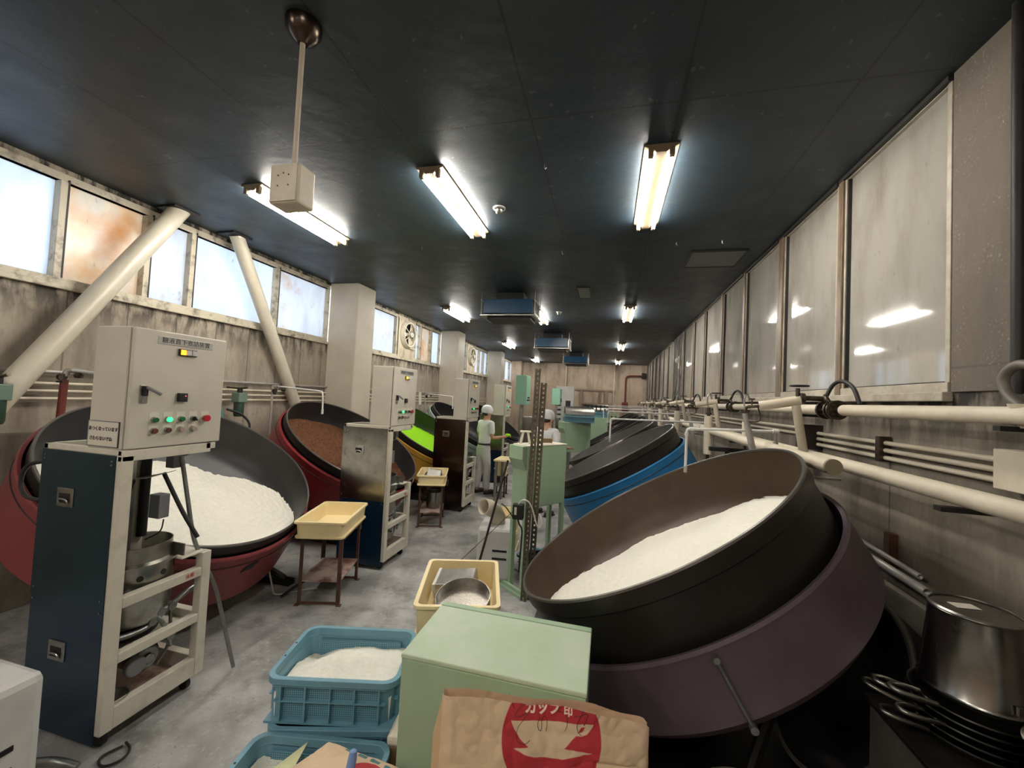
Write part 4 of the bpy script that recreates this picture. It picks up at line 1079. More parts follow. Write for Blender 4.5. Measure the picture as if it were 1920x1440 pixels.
# slotted angle posts
def slotted_post(label, x, y, z1, rot, lean=0.):
    t = thing('slotted_post', label, 'post', (x, y, 0), rot, 'slotted angle posts')
    t.rotation_euler = (0, lean, rot)
    n = int(z1/.045)
    for flange in range(2):
        b = MB(); W = .058
        def P(u, v0, v1, z0, z1_):
            if flange == 0: b.bx(u, v0+u*0+v1-v0, 0, .0025, z0, z1_) if False else b.bx(v0, v1, 0, .0025, z0, z1_)
            else: b.bx(0, .0025, v0, v1, z0, z1_)
        P(0, 0, .022, 0, z1); P(0, .036, W, 0, z1)
        P(0, .022, .036, 0, .02)
        for k in range(n):
            z = .03 + k*.045
            P(0, .022, .036, z+.006, z+.034)
        b.build('slotted_flange', 'slot_post', t, smooth=False)
    return t
slotted_post('taller slotted steel post in front of the tall green cabinet', -.735, 3.745, 2.19, rad(-14), rad(1.2))
slotted_post('shorter slotted steel post joined behind the taller one', -.680, 3.77, 2.06, rad(10), rad(1.2))
b = MB(); b.bx(-.05, .05, -.03, .04, 0, .14); t = thing('switch_box', 'black switch box with a white cord on the slotted post', 'switch', (-.79, 3.72, .76))
b.build('box_body', 'black', t, smooth=False, bevel=.006)
MB().bx(-.030, -.008, -.034, -.03, .045, .115).build('rocker_switch', 'sign', t, smooth=False)
MB().tube([(0, 0, .14), (.04, -.01, .19), (.10, -.01, .18), (.14, 0, .10), (.17, 0, 0), (.19, 0, -.05), (.22, 0, -.06), (.24, 0, -.01), (.20, .02, .07)], .007, 8).build('white_cord', 'cable_w', t)
b = MB(); b.tube([(-.04, 0, 0), (-.12, .0, .1), (-.17, .02, .12)], .006, 6); b.tube([(.0, 0, 0), (.02, .0, -.06), (.05, 0, -.08), (.03, .02, -.5)], .008, 6)
b.build('black_cord', 'cable', t)
o = MB().cyl((-1.16, 3.45, .02), (-.945, 3.85, 1.28), .011, seg=10).build('steel_rod', 'dark_steel'); tag(o, 'long dark rod leaning against the tall green cabinet', 'rod')
o = MB().cyl((-1.30, 3.45, .35), (-.86, 3.80, .80), .003, seg=8).build('wire', 'cable'); tag(o, 'thin black wire from the switch box down to the cooler', 'wire')

# ================================================================== SPOT COOLERS
def cooler(label, loc, rotz, h=.56, w=.36, d=.40, nozzle=True):
    t = thing('spot_cooler', label, 'cooler', loc, rotz, 'white spot coolers')
    MB().bx(-w/2, w/2, -d/2, d/2, .04, h).build('cooler_body', 'white_plastic', t, smooth=False, bevel=.03)
    MB().bx(w/2-.004, w/2+.003, -d/2+.03, d/2-.03, .06, h-.06).build('side_cover', 'grey_plastic', t, smooth=False, bevel=.003)
    b = MB()
    for z in (h*.60, h*.46):
        b.bx(-.02, .13, -d/2-.003, -d/2+.002, z-.010, z+.012)
    b.build('vent_slots', 'dark_steel', t, smooth=False, bevel=.003)
    if nozzle:
        b = MB(); z0 = h-.01
        P = [(0, 0, z0), (0, 0, z0+.08), (-.03, -.03, z0+.14), (-.09, -.09, z0+.19), (-.14, -.15, z0+.21)]
        b.tube([(p[0], p[1], p[2]) for p in P], [.075, .075, .078, .078, .08], 28, cap=False)
        b.build('duct_nozzle', 'pipe_cream', t, solid=.006)
    for x in (-w/2+.05, w/2-.05):
        for y in (-d/2+.05, d/2-.05): MB().sphere((x, y, .025), .025, 12).build('caster', 'black', t)
    return t
cooler('white spot cooler with a round air nozzle in the aisle', (-1.10, 4.16, 0), rad(8))
t = thing('spot_cooler', 'white spot cooler at the bottom left corner', 'cooler', (-2.27, .90, 0), 0, 'white spot coolers')
MB().bx(-.22, .17, -.24, .24, .03, .745).build('cooler_body', 'white_plastic', t, smooth=False, bevel=.03)
b = MB()
for z in (.43, .51): b.bx(.168, .173, -.19, .16, z-.011, z+.011)
b.build('vent_slots', 'dark_steel', t, smooth=False, bevel=.004)
MB().lathe([(.085, 0), (.085, .05), (.07, .06), (.07, .16), (.066, .16), (.066, 0)], 32, Matrix.Translation((-.10, .10, .745))).build('duct_collar', 'white_plastic', t)
for x in (-.17, .12):
    for y in (-.19, .19): MB().sphere((x, y, .02), .02, 10).build('caster', 'black', t)

# ================================================================== PIPES
def pipe(name, pts, r, m, label, cat='pipe', group=None, seg=14, cap=True):
    o = MB().tube(pts, r, seg).build(name, m); return tag(o, label, cat, group)
# right wall
t = thing('steam_pipe', 'upper thick cream lagged pipe running along the right wall', 'pipe', (0, 0, 0))
MB().cyl((1.50, 1.2, 1.925), (1.50, 3.05, 1.925), .036, seg=28).build('lagging', 'pipe_cream', t)
MB().cyl((1.50, 3.30, 1.925), (1.50, 5.35, 1.925), .036, seg=28).build('lagging', 'pipe_cream', t)
MB().cyl((1.50, 5.55, 1.925), (1.50, 17.5, 1.925), .036, seg=28).build('lagging', 'pipe_cream', t)
MB().cyl((1.50, 1.2, 1.925), (1.50, 17.5, 1.925), .018, seg=14).build('inner_pipe', 'brass', t)
b = MB()
for y in (1.9, 3.6, 6.2, 8.5, 11, 14): b.bx(1.44, 1.70, y, y+.03, 1.865, 1.885)
b.build('wall_bracket', 'dark_steel', t, smooth=False)
t = thing('return_pipe', 'lower thick cream pipe running along the right wall to the frame edge', 'pipe', (0, 0, 0))
MB().cyl((1.42, 1.0, 1.585), (1.42, 17.0, 1.62), .040, seg=28).build('lagging', 'pipe_cream', t)
b = MB()
for y in (2.05, 5.0, 8.0, 11.0, 14.0): b.bx(1.36, 1.70, y, y+.04, 1.515, 1.535)
b.build('wall_bracket', 'dark_steel', t, smooth=False)
def capped(y0, y1, x, z, lab):
    t = thing('capped_pipe', lab, 'pipe', (0, 0, 0))
    MB().cyl((x, y0, z), (x, y1, z+.02), .042, seg=28).build('pipe_body', 'pipe_cream', t)
    MB().cyl((x, y0-.006, z), (x, y0+.012, z), .0435, seg=28).build('end_cap', mat('olive_cap', (132, 122, 96), .6), t)
capped(2.53, 5.6, 1.20, 1.61, 'thick cream pipe with a round olive end cap above the purple pan')
capped(5.75, 8.4, 1.22, 1.61, 'second capped cream pipe, farther along the right wall')
# three conduits
for k, z in enumerate((1.735, 1.690, 1.645)):
    lab = ('upper', 'middle', 'lower')[k] + ' of three thin cream conduits on the right wall'
    pipe('conduit', [(1.665, 2.17, z), (1.665, 3.74, z)], .0135, 'pipe_cream', lab, 'conduit', 'thin conduits on the right wall')
for k, z in enumerate((1.76, 1.71)):
    pipe('conduit', [(1.665, 3.9, z), (1.665, 17.0, z)], .0135, 'pipe_cream', ('upper', 'lower')[k]+' long conduit continuing to the far end of the right wall', 'conduit', 'thin conduits on the right wall')
o = MB().bx(1.55, 1.70, 3.74, 3.86, 1.60, 1.80).build('junction_box', 'dark_box', smooth=False, bevel=.004); tag(o, 'dark maroon junction box where three right wall conduits meet', 'junction box')
o = MB().bx(1.62, 1.70, 1.95, 2.17, 1.615, 1.785).build('junction_box', 'pipe_cream', smooth=False, bevel=.004); tag(o, 'cream junction box at the right edge of the photo', 'junction box')
o = MB().bx(1.63, 1.695, 2.93, 2.97, 1.62, 1.775).build('conduit_clamp', 'brass', smooth=False, bevel=.003); tag(o, 'metal clamp holding the three right wall conduits', 'clamp')
# low cut pipes
t = thing('cut_pipe', 'upper thin cut pipe low on the right wall', 'pipe', (0, 0, 0)); b = MB(); b.tube([(1.64, 3.6, 1.10), (1.64, 2.60, 1.06)], .013, 14, cap=False); b.build('pipe_body', 'pipe_grey', t, solid=.004)
t = thing('cut_pipe', 'lower thicker cut pipe low on the right wall', 'pipe', (0, 0, 0)); b = MB(); b.tube([(1.62, 3.6, 1.035), (1.62, 2.52, 1.01)], .020, 16, cap=False); b.build('pipe_body', 'pipe_grey', t, solid=.005)
o = MB().bx(1.655, 1.70, 2.87, 2.92, 1.0, 1.20).build('pipe_bracket', 'rust_leg', smooth=False); tag(o, 'rusty bracket holding the low cut pipes', 'bracket')
# brown vertical pipe at right edge
pipe('drain_pipe', [(1.65, 2.10, H), (1.65, 2.10, 2.02)], .022, 'dark_steel', 'dark vertical pipe at the right edge beside the rough pier')
t = thing('valve_handle', 'big looped grey hose end and cream funnel at the right edge', 'valve', (1.52, 1.92, 1.96))
MB().tube([(0, 0, 0), (.0, .06, .05), (.0, .08, .12), (0, .02, .17), (0, -.06, .15)], .018, 12).build('hose_loop', 'galv_dark', t)
MB().lathe([(.02, -.03), (.05, .06), (.045, .06), (.015, -.03)], 24, Matrix.Translation((0, -.02, -.05))).build('funnel', 'pipe_cream', t)

# steam station with thick slanted lagged pipes (repeats along the wall)
def station():
    t = thing('steam_station', '', 'valve set', (0, 0, 0), 0, 'lagged steam valve sets on the right wall')
    MB().cyl((1.09, .09, 1.93), (1.33, .02, 1.985), .034, seg=24).build('header_lagging', 'pipe_cream', t)
    MB().cyl((1.30, .02, 1.95), (1.38, .08, 1.60), .028, seg=20).build('drop_lagging', 'pipe_cream', t)
    b = MB(); b.cyl((1.32, .02, 2.0), (1.46, .0, 2.0), .018, seg=14); b.cyl((1.32, .02, 2.0), (1.35, .02, 2.0), .036, seg=16)
    b.cyl((1.31, .02, 2.0), (1.31, .02, 2.07), .014, seg=12); b.cyl((1.02, .11, 1.92), (1.09, .09, 1.93), .012, seg=12)
    b.build('fittings', 'brass', t, bevel=.002)
    MB().tube([(1.31+.055*math.cos(a), .0+.055*math.sin(a), 2.085) for a in [2*PI*k/24 for k in range(24)]], .006, 8, closed=True).build('hand_wheel', 'dark_steel', t)
    b = MB()
    for k in range(4):
        a = .3+k*1.6; b.cyl((1.31, 0, 2.08), (1.31+.055*math.cos(a), .055*math.sin(a), 2.085), .004, seg=6)
    b.build('wheel_spokes', 'dark_steel', t)
    # flanges
    b = MB()
    for dy in (-.10, -.06, .04): b.cyl((1.50, dy, 1.925), (1.50, dy+.02, 1.925), .066, seg=20)
    for k in range(8):
        a = 2*PI*k/8
        b.cyl((1.50+.044*math.cos(a), -.13, 1.925+.044*math.sin(a)), (1.50+.044*math.cos(a), .08, 1.925+.044*math.sin(a)), .006, seg=6)
    b.tube([(1.50, -.05, 1.93), (1.46, -.04, 2.0), (1.47, .0, 2.02)], .016, 10)
    b.build('flange_set', 'brass', t)
    MB().tube([(1.47, -.0, 2.0), (1.50, -.02, 2.10), (1.52, -.10, 2.13), (1.54, -.20, 2.08), (1.55, -.24, 1.97)], .013, 10).build('flexible_hose', 'cable', t)
    b = MB(); b.tube([(1.04, .12, 1.925), (1.01, .13, 1.92), (1.005, .13, 1.87)], .013, 10); b.cyl((.975, .13, 1.885), (1.035, .13, 1.885), .012, seg=10)
    b.cyl((1.05, .12, 1.92), (1.05, .12, 1.98), .006, seg=8); b.cyl((1.03, .12, 1.98), (1.07, .12, 1.98), .006, seg=8)
    b.tube([(1.085, .10, 1.92), (1.10, .10, 1.87), (1.10, .10, 1.81), (1.03, .12, 1.81)], .006, 8)
    b.build('bend_fittings', 'brass', t, bevel=.001)
    MB().tube([(1.005, .13, 1.87), (1.04, .13, 1.72), (1.10, .14, 1.45)], [.018, .023, .023], 16).build('slanted_riser', 'pipe_grey', t)
    return t
ST = station(); ST.location = (0, 3.22, 0); ST['label'] = 'nearest steam valve set with a lagged header over the purple pan'
for y, lab in ((5.45, 'second steam valve set along the right wall'), (7.7, 'third steam valve set along the right wall'), (9.95, 'fourth steam valve set along the right wall'),
               (12.2, 'fifth steam valve set along the right wall'), (14.4, 'farthest steam valve set along the right wall')):
    place(ST, (0, y, 0), lab)
# vertical lagged cylinders
CY = [(1.16, 5.15, 1.35, 1.80, .046, 'thick lagged upright cylinder behind the blue pan'), (1.30, 4.30, 1.55, 1.78, .030, 'thin lagged upright cylinder with a lever above the purple pan'),
      (1.12, 7.1, 1.45, 1.82, .046, 'lagged upright cylinder behind the grey pan'), (1.12, 9.3, 1.45, 1.82, .046, 'lagged upright cylinder fourth along the right wall'),
      (1.12, 11.5, 1.45, 1.82, .046, 'lagged upright cylinder near the far right'), (1.12, 13.7, 1.45, 1.82, .046, 'farthest lagged upright cylinder on the right')]
for x, y, z0, z1, r, lab in CY:
    t = thing('steam_trap', lab, 'cylinder', (x, y, 0), 0, 'lagged upright cylinders')
    MB().cyl((0, 0, z0), (0, 0, z1), r, seg=24).build('lagging', 'pipe_cream', t)
    b = MB(); b.cyl((0, 0, z1), (0, 0, z1+.10), r*.4, seg=12); b.cyl((0, 0, z0-.08), (0, 0, z0), r*.4, seg=12); b.cyl((0, 0, z1+.02), (0, 0, z1+.04), r*.7, seg=12)
    b.build('fittings', 'brass', t)
    MB().tube([(0, 0, z1+.08), (-.02, 0, z1+.18), (-.01, 0, z1+.26), (.02, 0, z1+.27), (.03, 0, z1+.2)], .008, 8).build('lever', 'alu', t)
t = thing('pipe_support', 'black steel support post with a side arm between the blue and purple pans', 'post', (1.22, 4.58, 0))
MB().bx(-.17, .33, -.03, .04, 1.45, 1.49).build('support_arm', 'dark_steel', t, smooth=False)
MB().cyl((0, 0, 0), (0, 0, 1.49), .022, seg=12).build('support_post', 'dark_steel', t)

# water spouts on the right
def spout_r(x0, x1, y, z, drop, lab):
    t = thing('water_spout', lab, 'pipe', (0, y, 0), 0, 'water spouts over the right pans')
    MB().tube([(x1, 0, z+.02), (x0+.03, 0, z), (x0+.008, 0, z-.003), (x0, 0, z-.02), (x0, 0, z-drop+.05)], .0105, 12).build('spout_pipe', 'pipe_white', t)
    MB().cyl((x0, 0, z-drop+.055), (x0, 0, z-drop), .0135, seg=14).build('spout_tip', 'pipe_grey', t, bevel=.003)
    b = MB(); b.cyl((x0+.02, 0, z), (x0+.05, 0, z), .0155, seg=12); b.cyl((x0, 0, z-.03), (x0, 0, z-.055), .0155, seg=12)
    b.cyl((x1-.02, 0, z+.02), (x1+.02, 0, z+.02), .018, seg=12); b.build('elbow_joint', 'pipe_white', t)
    b = MB(); b.cyl((x1, 0, z+.02), (x1, 0, z-.25), .010, seg=12); b.cyl((x1, 0, z-.06), (x1, 0, z-.14), .018, seg=12); b.tube([(x1, 0, z-.25), (x1+.1, 0, z-.3), (1.66, 0, z-.3)], .010, 10)
    b.build('feed_pipe', 'pipe_grey', t)
spout_r(.61, 1.235, 3.40, 1.725, .345, 'white water spout hanging into the purple pan')
spout_r(.035, 1.25, 5.3, 1.695, .30, 'white water spout hanging over the blue pan')
spout_r(.0, 1.2, 7.4, 1.74, .26, 'white water spout hanging over the grey pan')
spout_r(-.1, 1.2, 9.5, 1.76, .30, 'fourth white water spout on the right')
spout_r(-.25, 1.2, 11.6, 1.78, .26, 'fifth white water spout on the right')
spout_r(-.3, 1.2, 13.7, 1.8, .26, 'farthest white water spout on the right')

# left wall pipes
for k, z in enumerate((1.83, 1.765, 1.70)):
    lab = ('upper', 'middle', 'lower')[k]+' thin cream conduit along the left wall'
    pipe('conduit', [(XL+.04, -1, z), (XL+.04, 15.0, z)], .013, 'pipe_cream', lab, 'conduit', 'conduits on the left wall')
pipe('conduit', [(XL+.05, -1, 1.93), (XL+.05, 10.4, 1.93)], .017, 'pipe_grey', 'grey pipe above the conduits on the left wall', 'conduit')
def spout_l(p, lab, red=False):
    x, y, z = p
    t = thing('water_spout', lab, 'pipe', (x, y, 0), 0, 'water spouts over the left pans')
    if red:
        MB().cyl((0, 0, .02), (.03, .02, z-.08), .026, seg=18).build('riser', 'pipe_red', t)
        MB().tube([(.03, .02, z-.05), (.035, .03, z), (.09, .06, z+.0), (.22, .12, z-.03)], .022, 12).build('elbow', 'pipe_grey', t)
    else:
        MB().cyl((0, 0, .5), (.0, 0, z), .014, seg=14).build('riser', 'pipe_grey', t)
        MB().tube([(0, 0, z-.03), (.0, .0, z), (.08, .02, z+.0)], .018, 12).build('elbow', 'pipe_grey', t)
    b = MB(); b.cyl((.02, 0, z-.06), (.05, 0, z-.06), .03, seg=12); b.cyl((.10, .05, z-.04), (.14, .07, z-.04), .022, seg=12); b.cyl((-.02, 0, z-.1), (.06, .0, z-.1), .008, seg=8)
    b.build('valve', 'brass', t)
    MB().tube([(.08, .04, z), (.62, .16, z-.035), (.655, .165, z-.05), (.66, .17, z-.30)], .011, 12).build('spout_pipe', 'pipe_white', t)
    MB().cyl((.66, .17, z-.28), (.66, .17, z-.34), .015, seg=12).build('spout_tip', 'pipe_white', t)
    return t
spout_l((-4.45, 2.32, 1.95), 'red standpipe and white spout behind the nearest control panel', red=True)
spout_l((-4.38, 4.42, 1.90), 'grey standpipe and white spout over the brown sugar pan')
spout_l((-4.38, 6.75, 1.90), 'white spout behind the second control panel')
spout_l((-4.38, 9.0, 1.90), 'white spout reaching over the mint pan')
# green tanks on the left wall
def regulator(loc, lab):
    t = thing('green_filter', lab, 'filter', loc, 0, 'green filters on the left wall')
    MB().bx(-.06, .06, -.06, .06, -.02, .10).build('filter_head', 'filter_green', t, smooth=False, bevel=.008)
    MB().lathe([(0, -.20), (.045, -.195), (.055, -.17), (.055, -.02), (0, -.02)], 24).build('filter_bowl', 'tank_green', t)
    MB().cyl((0, 0, .10), (0, 0, .15), .03, seg=14).build('knob', 'dark_steel', t)
    MB().tube([(-.2, 0, .16), (0, 0, .15), (.12, 0, .17)], .012, 8).build('inlet_pipe', 'brass', t)
regulator((-4.32, 1.92, 1.72), 'green filter with a dark bowl at the left edge')
regulator((-4.45, 4.0, 1.70), 'green filter with a dark bowl between the two red pans')
o = MB().bx(-4.6, -4.48, 3.50, 3.62, 0, 1.80).build('cream_post', 'cream_frame', smooth=False, bevel=.005); tag(o, 'short cream steel post behind the nearest red pan', 'post')
o = MB().tube([(-4.42, 3.66, 1.84), (-4.38, 3.72, 1.6), (-4.35, 3.74, 1.3), (-4.3, 3.7, 1.0)], .008, 8).build('teal_hose', 'teal_cable'); tag(o, 'thin teal hose hanging behind the nearest red pan', 'hose')
o = MB().tube([(-4.4, 3.8, 1.6), (-4.35, 3.95, 1.55), (-4.3, 4.05, 1.42), (-4.3, 4.0, 1.3), (-4.32, 3.85, 1.2)], .014, 8).build('black_hose', 'cable'); tag(o, 'looped black hose behind the nearest red pan', 'hose')
o = MB().tube([(-2.99, 1.60, 1.42), (-3.14, 1.56, 1.407), (-3.205, 1.56, 1.366), (-3.231, 1.56, 1.297), (-3.209, 1.56, 1.233), (-3.147, 1.56, 1.198), (-2.99, 1.60, 1.19)], .011, 8).build('black_hose', 'cable'); tag(o, 'black hose loop sticking out behind the nearest machine at left', 'hose')
# low concrete partition at far left
o = MB().bx(XL, XL+.1, -.5, 2.35, 0, 1.42).build('low_partition', 'wall_r', smooth=False, bevel=.008); tag(o, 'low concrete ledge at the left edge behind the red pan', 'ledge')
# hose bundle and floor cables
o = MB().tube([(-2.78, 3.05, .02), (-2.7, 3.2, .10), (-2.62, 3.35, .14), (-2.6, 3.5, .08), (-2.75, 3.7, .03), (-2.9, 3.9, .02)], .013, 8).build('floor_hose', 'cable'); tag(o, 'black hose curling on the floor behind the near rusty stand', 'hose')
o = MB().tube([(-3.0, 3.1, .3), (-2.9, 3.08, .06), (-2.85, 3.05, .02), (-2.7, 3.25, .012), (-2.6, 3.3, .012)], .007, 8).build('floor_cable', 'cable_w'); tag(o, 'pale cable running from the red pan to the floor', 'cable')
o = MB().tube([(-2.42, 1.45, .02), (-2.5, 1.42, .05), (-2.6, 1.4, .04), (-2.7, 1.36, .02)], .02, 10).build('floor_pipe', 'galv'); tag(o, 'short grey pipe on the floor at the foot of the nearest machine', 'pipe')
o = MB().tube([(-2.37, 1.62, .012), (-2.30, 1.60, .012), (-2.27, 1.54, .012), (-2.32, 1.48, .012), (-2.40, 1.52, .012), (-2.36, 1.60, .012)], .006, 8).build('cable_coil', 'cable'); tag(o, 'thin black cable loop on the floor by the nearest machine', 'cable')

# ================================================================== UNDER AND BESIDE THE PURPLE PAN
t = thing('pan_stay', 'steel stay rod bolted down the front of the purple drum', 'rod', (0, 0, 0))
T1 = Matrix.Translation((.295, 2.84, 1.16)) @ Matrix.Rotation(-T31, 4, 'Y')
def on_drum(ph, dz, rr=.985): return T1 @ Vector((rr*math.cos(ph), rr*math.sin(ph), dz))
ph = rad(-90)
MB().tube([on_drum(ph, -.33, 1.005), on_drum(ph, -.62, 1.005)], .007, 8).build('stay_rod', 'galv', t)
b = MB(); b.cyl(on_drum(ph, -.34, .99), on_drum(ph, -.34, 1.02), .014, seg=10); b.cyl(on_drum(ph, -.62, .99), on_drum(ph, -.62, 1.025), .016, seg=10); b.build('bolt', 'galv', t)
o = MB().bx(-.55, 1.12, 1.95, 3.85, 0, .012).build('pan_shade_sheet', 'black', smooth=False); tag(o, 'black sheet painted as the shade on the floor under the purple pan', 'shade sheet')  # thin black sheet imitates the deep shade beneath the drum
t = thing('machine_housing', 'grey sloping steel housing behind the purple drum at lower right', 'housing', (.86, 2.08, 0))
MB().poly([(-.10, -.40, 0), (.34, -.40, 0), (.34, -.40, .52), (.14, -.40, .56), (-.10, -.40, .34)], (0, .16, 0)).build('housing_side', 'housing', t, smooth=False, bevel=.01)
MB().bx(.30, .34, -.44, -.38, 0, .60).build('housing_post', 'rust_leg', t, smooth=False)
MB().lathe([(.26, -.08), (.26, .08), (.25, .08), (.25, -.08)], 48, Matrix.Translation((-.28, -.30, .18)) @ Matrix.Rotation(PI/2, 4, 'X'), close=True).build('belt_guard', 'housing', t)
t = thing('spare_pan', 'dark spare pan standing on edge between the purple drum and the right wall', 'pan', (1.22, 2.55, 0))
TT = Matrix.Translation((0, 0, .50)) @ Matrix.Rotation(rad(-62), 4, 'Y')
MB().lathe([(.46, 0), (.47, -.02), (.44, -.14), (.34, -.22), (0, -.26)], 64, TT).build('pan_shell', 'dark_steel', t, solid=.01)
MB().lathe([(.455, .0), (.475, .0), (.475, -.02)], 64, TT).build('pan_rim', 'housing', t, solid=.004)
o = MB().bx(1.60, 1.64, 2.25, 3.2, 0, .93).build('leaning_sheet', 'housing', smooth=False, bevel=.004); tag(o, 'pale grey sheet standing against the right wall behind the spare pan', 'sheet')
# cabinet carrying the pots
t = thing('side_bench', 'dark grimy steel box on the right that carries the stacked pans', 'bench', (1.40, 1.86, 0))
MB().bx(-.24, .28, -.50, .26, .0, .66).build('bench_body', 'concrete_plinth', t, smooth=False, bevel=.006)
MB().bx(-.26, .29, -.52, .28, .66, .68).build('bench_top', 'dark_steel', t, smooth=False, bevel=.004)
PXc = (1.44, 2.00)
def shallow(lab, z, r, dx=0., dy=0., handle=0.):
    t = thing('shallow_pan', lab, 'pan', (PXc[0]+dx, PXc[1]+dy, z), handle, 'stacked shallow pans')
    MB().lathe([(0, 0), (r*.82, 0), (r*.97, .035), (r, .04), (r, .046), (r*.95, .043), (r*.80, .006), (0, .006)], 40).build('pan_body', 'steel', t)
    MB().tube([(-r*.93, -.035, .038), (-r-.07, -.04, .06), (-r-.12, -.02, .068), (-r-.13, 0, .07), (-r-.12, .02, .068), (-r-.07, .04, .06), (-r*.93, .035, .038)], .0085, 10).build('pan_handle', 'alu', t)
    return t
for k in range(5):
    shallow(('lowest', 'second', 'third', 'fourth', 'uppermost')[k] + ' shallow pan of the stack under the upturned pot', .682+.026*k, .20-.004*k, -.03, -.04, rad((8, -16, 20, -4, 12)[k]))
t = thing('stock_pot', 'upturned shiny steel pot with a white sticker on the stacked pans', 'pot', (PXc[0], PXc[1], .836))
MB().lathe([(.160, 0), (.163, .012), (.156, .02), (.130, .305), (.133, .310), (.126, .316), (0, .316)], 48).build('pot_body', 'steel', t)
MB().lathe([(.127, .310), (.1335, .316), (.127, .322)], 48).build('base_ring', 'alu', t)
MB().box((-.02, .02, .3185), (.085, .045, .002), Euler((0, 0, .1)).to_matrix()).build('sticker', 'sign', t, smooth=False)
MB().box((.03, -.165, .045), (.05, .012, .03)).build('lug', 'alu', t, smooth=False)
t = thing('white_lidded_can', 'white topped can cut off by the right edge', 'can', (1.47, 1.60, .682))
MB().lathe([(0, 0), (.13, 0), (.13, .20), (.155, .205), (.16, .215), (.06, .25), (0, .252)], 40).build('can_body', 'steel', t)
MB().lathe([(0, .25), (.05, .255), (.055, .33), (.095, .40), (.095, .408), (0, .408)], 32).build('white_lid', 'white_plastic', t)
MB().cyl((-.02, 0, .405), (-.02, 0, .48), .005, seg=8).build('lid_rod', 'dark_steel', t)

# ================================================================== BACK AREA
def green_box_far(lab, x, y, z0, z1, w, d):
    t = thing('green_control_box', lab, 'control box', (x, y, 0), 0, 'pale green control boxes')
    MB().bx(0, w, 0, d, z0, z1).build('box_body', 'mint_box', t, smooth=False, bevel=.006)
    MB().bx(w, w+.012, .01, d-.01, z0+.01, z1-.01).build('box_door', 'mint_box', t, smooth=False, bevel=.004)
    b = MB()
    for k in range(5): b.cyl((w+.012, d*.25+d*.12*k, z0+.10+.05*(k % 2)), (w+.03, d*.25+d*.12*k, z0+.10+.05*(k % 2)), .016, seg=10)
    b.build('push_buttons', 'black', t)
    MB().bx(w/2-.025, w/2+.025, d/2-.025, d/2+.025, 0, z0).build('stand_post', 'alu', t, smooth=False)
green_box_far('large pale green control box on a post left of the slotted posts', -1.88, 8.0, 1.77, 2.38, .22, .45)
green_box_far('small pale green control box on a post, farther back', -1.42, 10.2, 1.78, 2.2, .20, .35)
t = thing('pan_end_machine', 'grey stainless machine in the mist beyond the fourth panel', 'machine', (-2.1, 9.6, 0))
MB().bx(0, .9, 0, .5, 0, 1.45).build('machine_body', 'steel', t, smooth=False, bevel=.01)
b = MB()
for x in (.05, .45, .85): b.bx(x-.02, x+.02, -.02, .0, 0, 1.7)
b.build('upright', 'alu', t, smooth=False)
t = thing('white_board', 'white control cabinet with symbols behind the second worker', 'cabinet', (-1.45, 11.2, 0))
MB().bx(0, .5, 0, .2, 1.2, 2.3).build('cabinet_body', 'white_plastic', t, smooth=False, bevel=.01)
b = MB()
for k in range(7): b.bx(.06, .16, -.004, 0, 1.35+.13*k, 1.40+.13*k)
b.bx(.28, .42, -.004, 0, 1.7, 1.9); b.build('marks', 'ink', t, smooth=False)
MB().bx(.05, .45, .05, .15, 0, 1.2).build('pedestal', 'alu', t, smooth=False)
# crate of sieves on far cabinet
def sieve_crate(c, rot, z, lab, n, suffix):
    crate('blue crate '+lab, (c[0], c[1], z), rot, .66, .40, .14, group='blue crates')
    for k in range(n):
        u = -.27 + .54*k/(n-1)
        p = local(c, rot, u, 0, z+.02)
        t = thing('round_sieve', 'shiny round sieve on edge in the blue crate '+suffix, 'sieve', (p[0], p[1], z+.17), 0, 'round sieves standing '+suffix)
        r = .165; T = Matrix.Rotation(rot, 4, 'Z') @ Matrix.Rotation(PI/2, 4, 'Y')
        MB().lathe([(r, -.04), (r, .04), (r-.004, .04), (r-.004, -.04)], 32, T, close=True).build('sieve_ring', 'alu', t)
        MB().lathe([(0, 0), (r-.003, 0), (r-.003, .003), (0, .003)], 32, T).build('sieve_mesh', 'mesh', t)
sieve_crate((-.62, 8.82), rad(12), 1.442, 'of sieves on the farther green cabinet', 8, 'on the farther green cabinet')
t = thing('side_cabinet', 'pale green cabinet behind the one with the sieves', 'cabinet', (-.32, 10.72, 0), rad(8))
MB().bx(-.3, .3, -.2, .2, 0, 1.5).build('cabinet_body', 'mint', t, smooth=False, bevel=.006)
sieve_crate((-.32, 10.72), rad(8), 1.502, 'of sieves one row farther back', 6, 'one row farther back')
# work tables
def worktable(lab, c, w, d, h, m='white_paint'):
    t = thing('work_table', lab, 'table', (*c, 0))
    MB().bx(-w/2, w/2, -d/2, d/2, h-.03, h).build('table_top', m, t, smooth=False, bevel=.004)
    for sx in (-1, 1):
        for sy in (-1, 1): MB().bx(sx*(w/2-.04)-.02, sx*(w/2-.04)+.02, sy*(d/2-.04)-.02, sy*(d/2-.04)+.02, 0, h-.03).build('leg', 'alu', t, smooth=False)
worktable('work table behind the second worker with orange sweets', (-1.25, 9.45), .8, .6, 1.05)
tote('orange tray of sweets on the far work table', (-1.3, 9.45, 1.052), 0, .5, .4, .08, m='ochre')
o = MB().sphere((0, 0, 0), (.2, .15, .06), 20).build('sweets_heap', 'ochre'); o.location = (-1.3, 9.45, 1.12); tag(o, 'heap of orange and white sweets on the far tray', 'sweets', kind='stuff')
worktable('cream topped table between the two workers', (-1.62, 7.05), .62, .5, .80, 'cream_plastic')
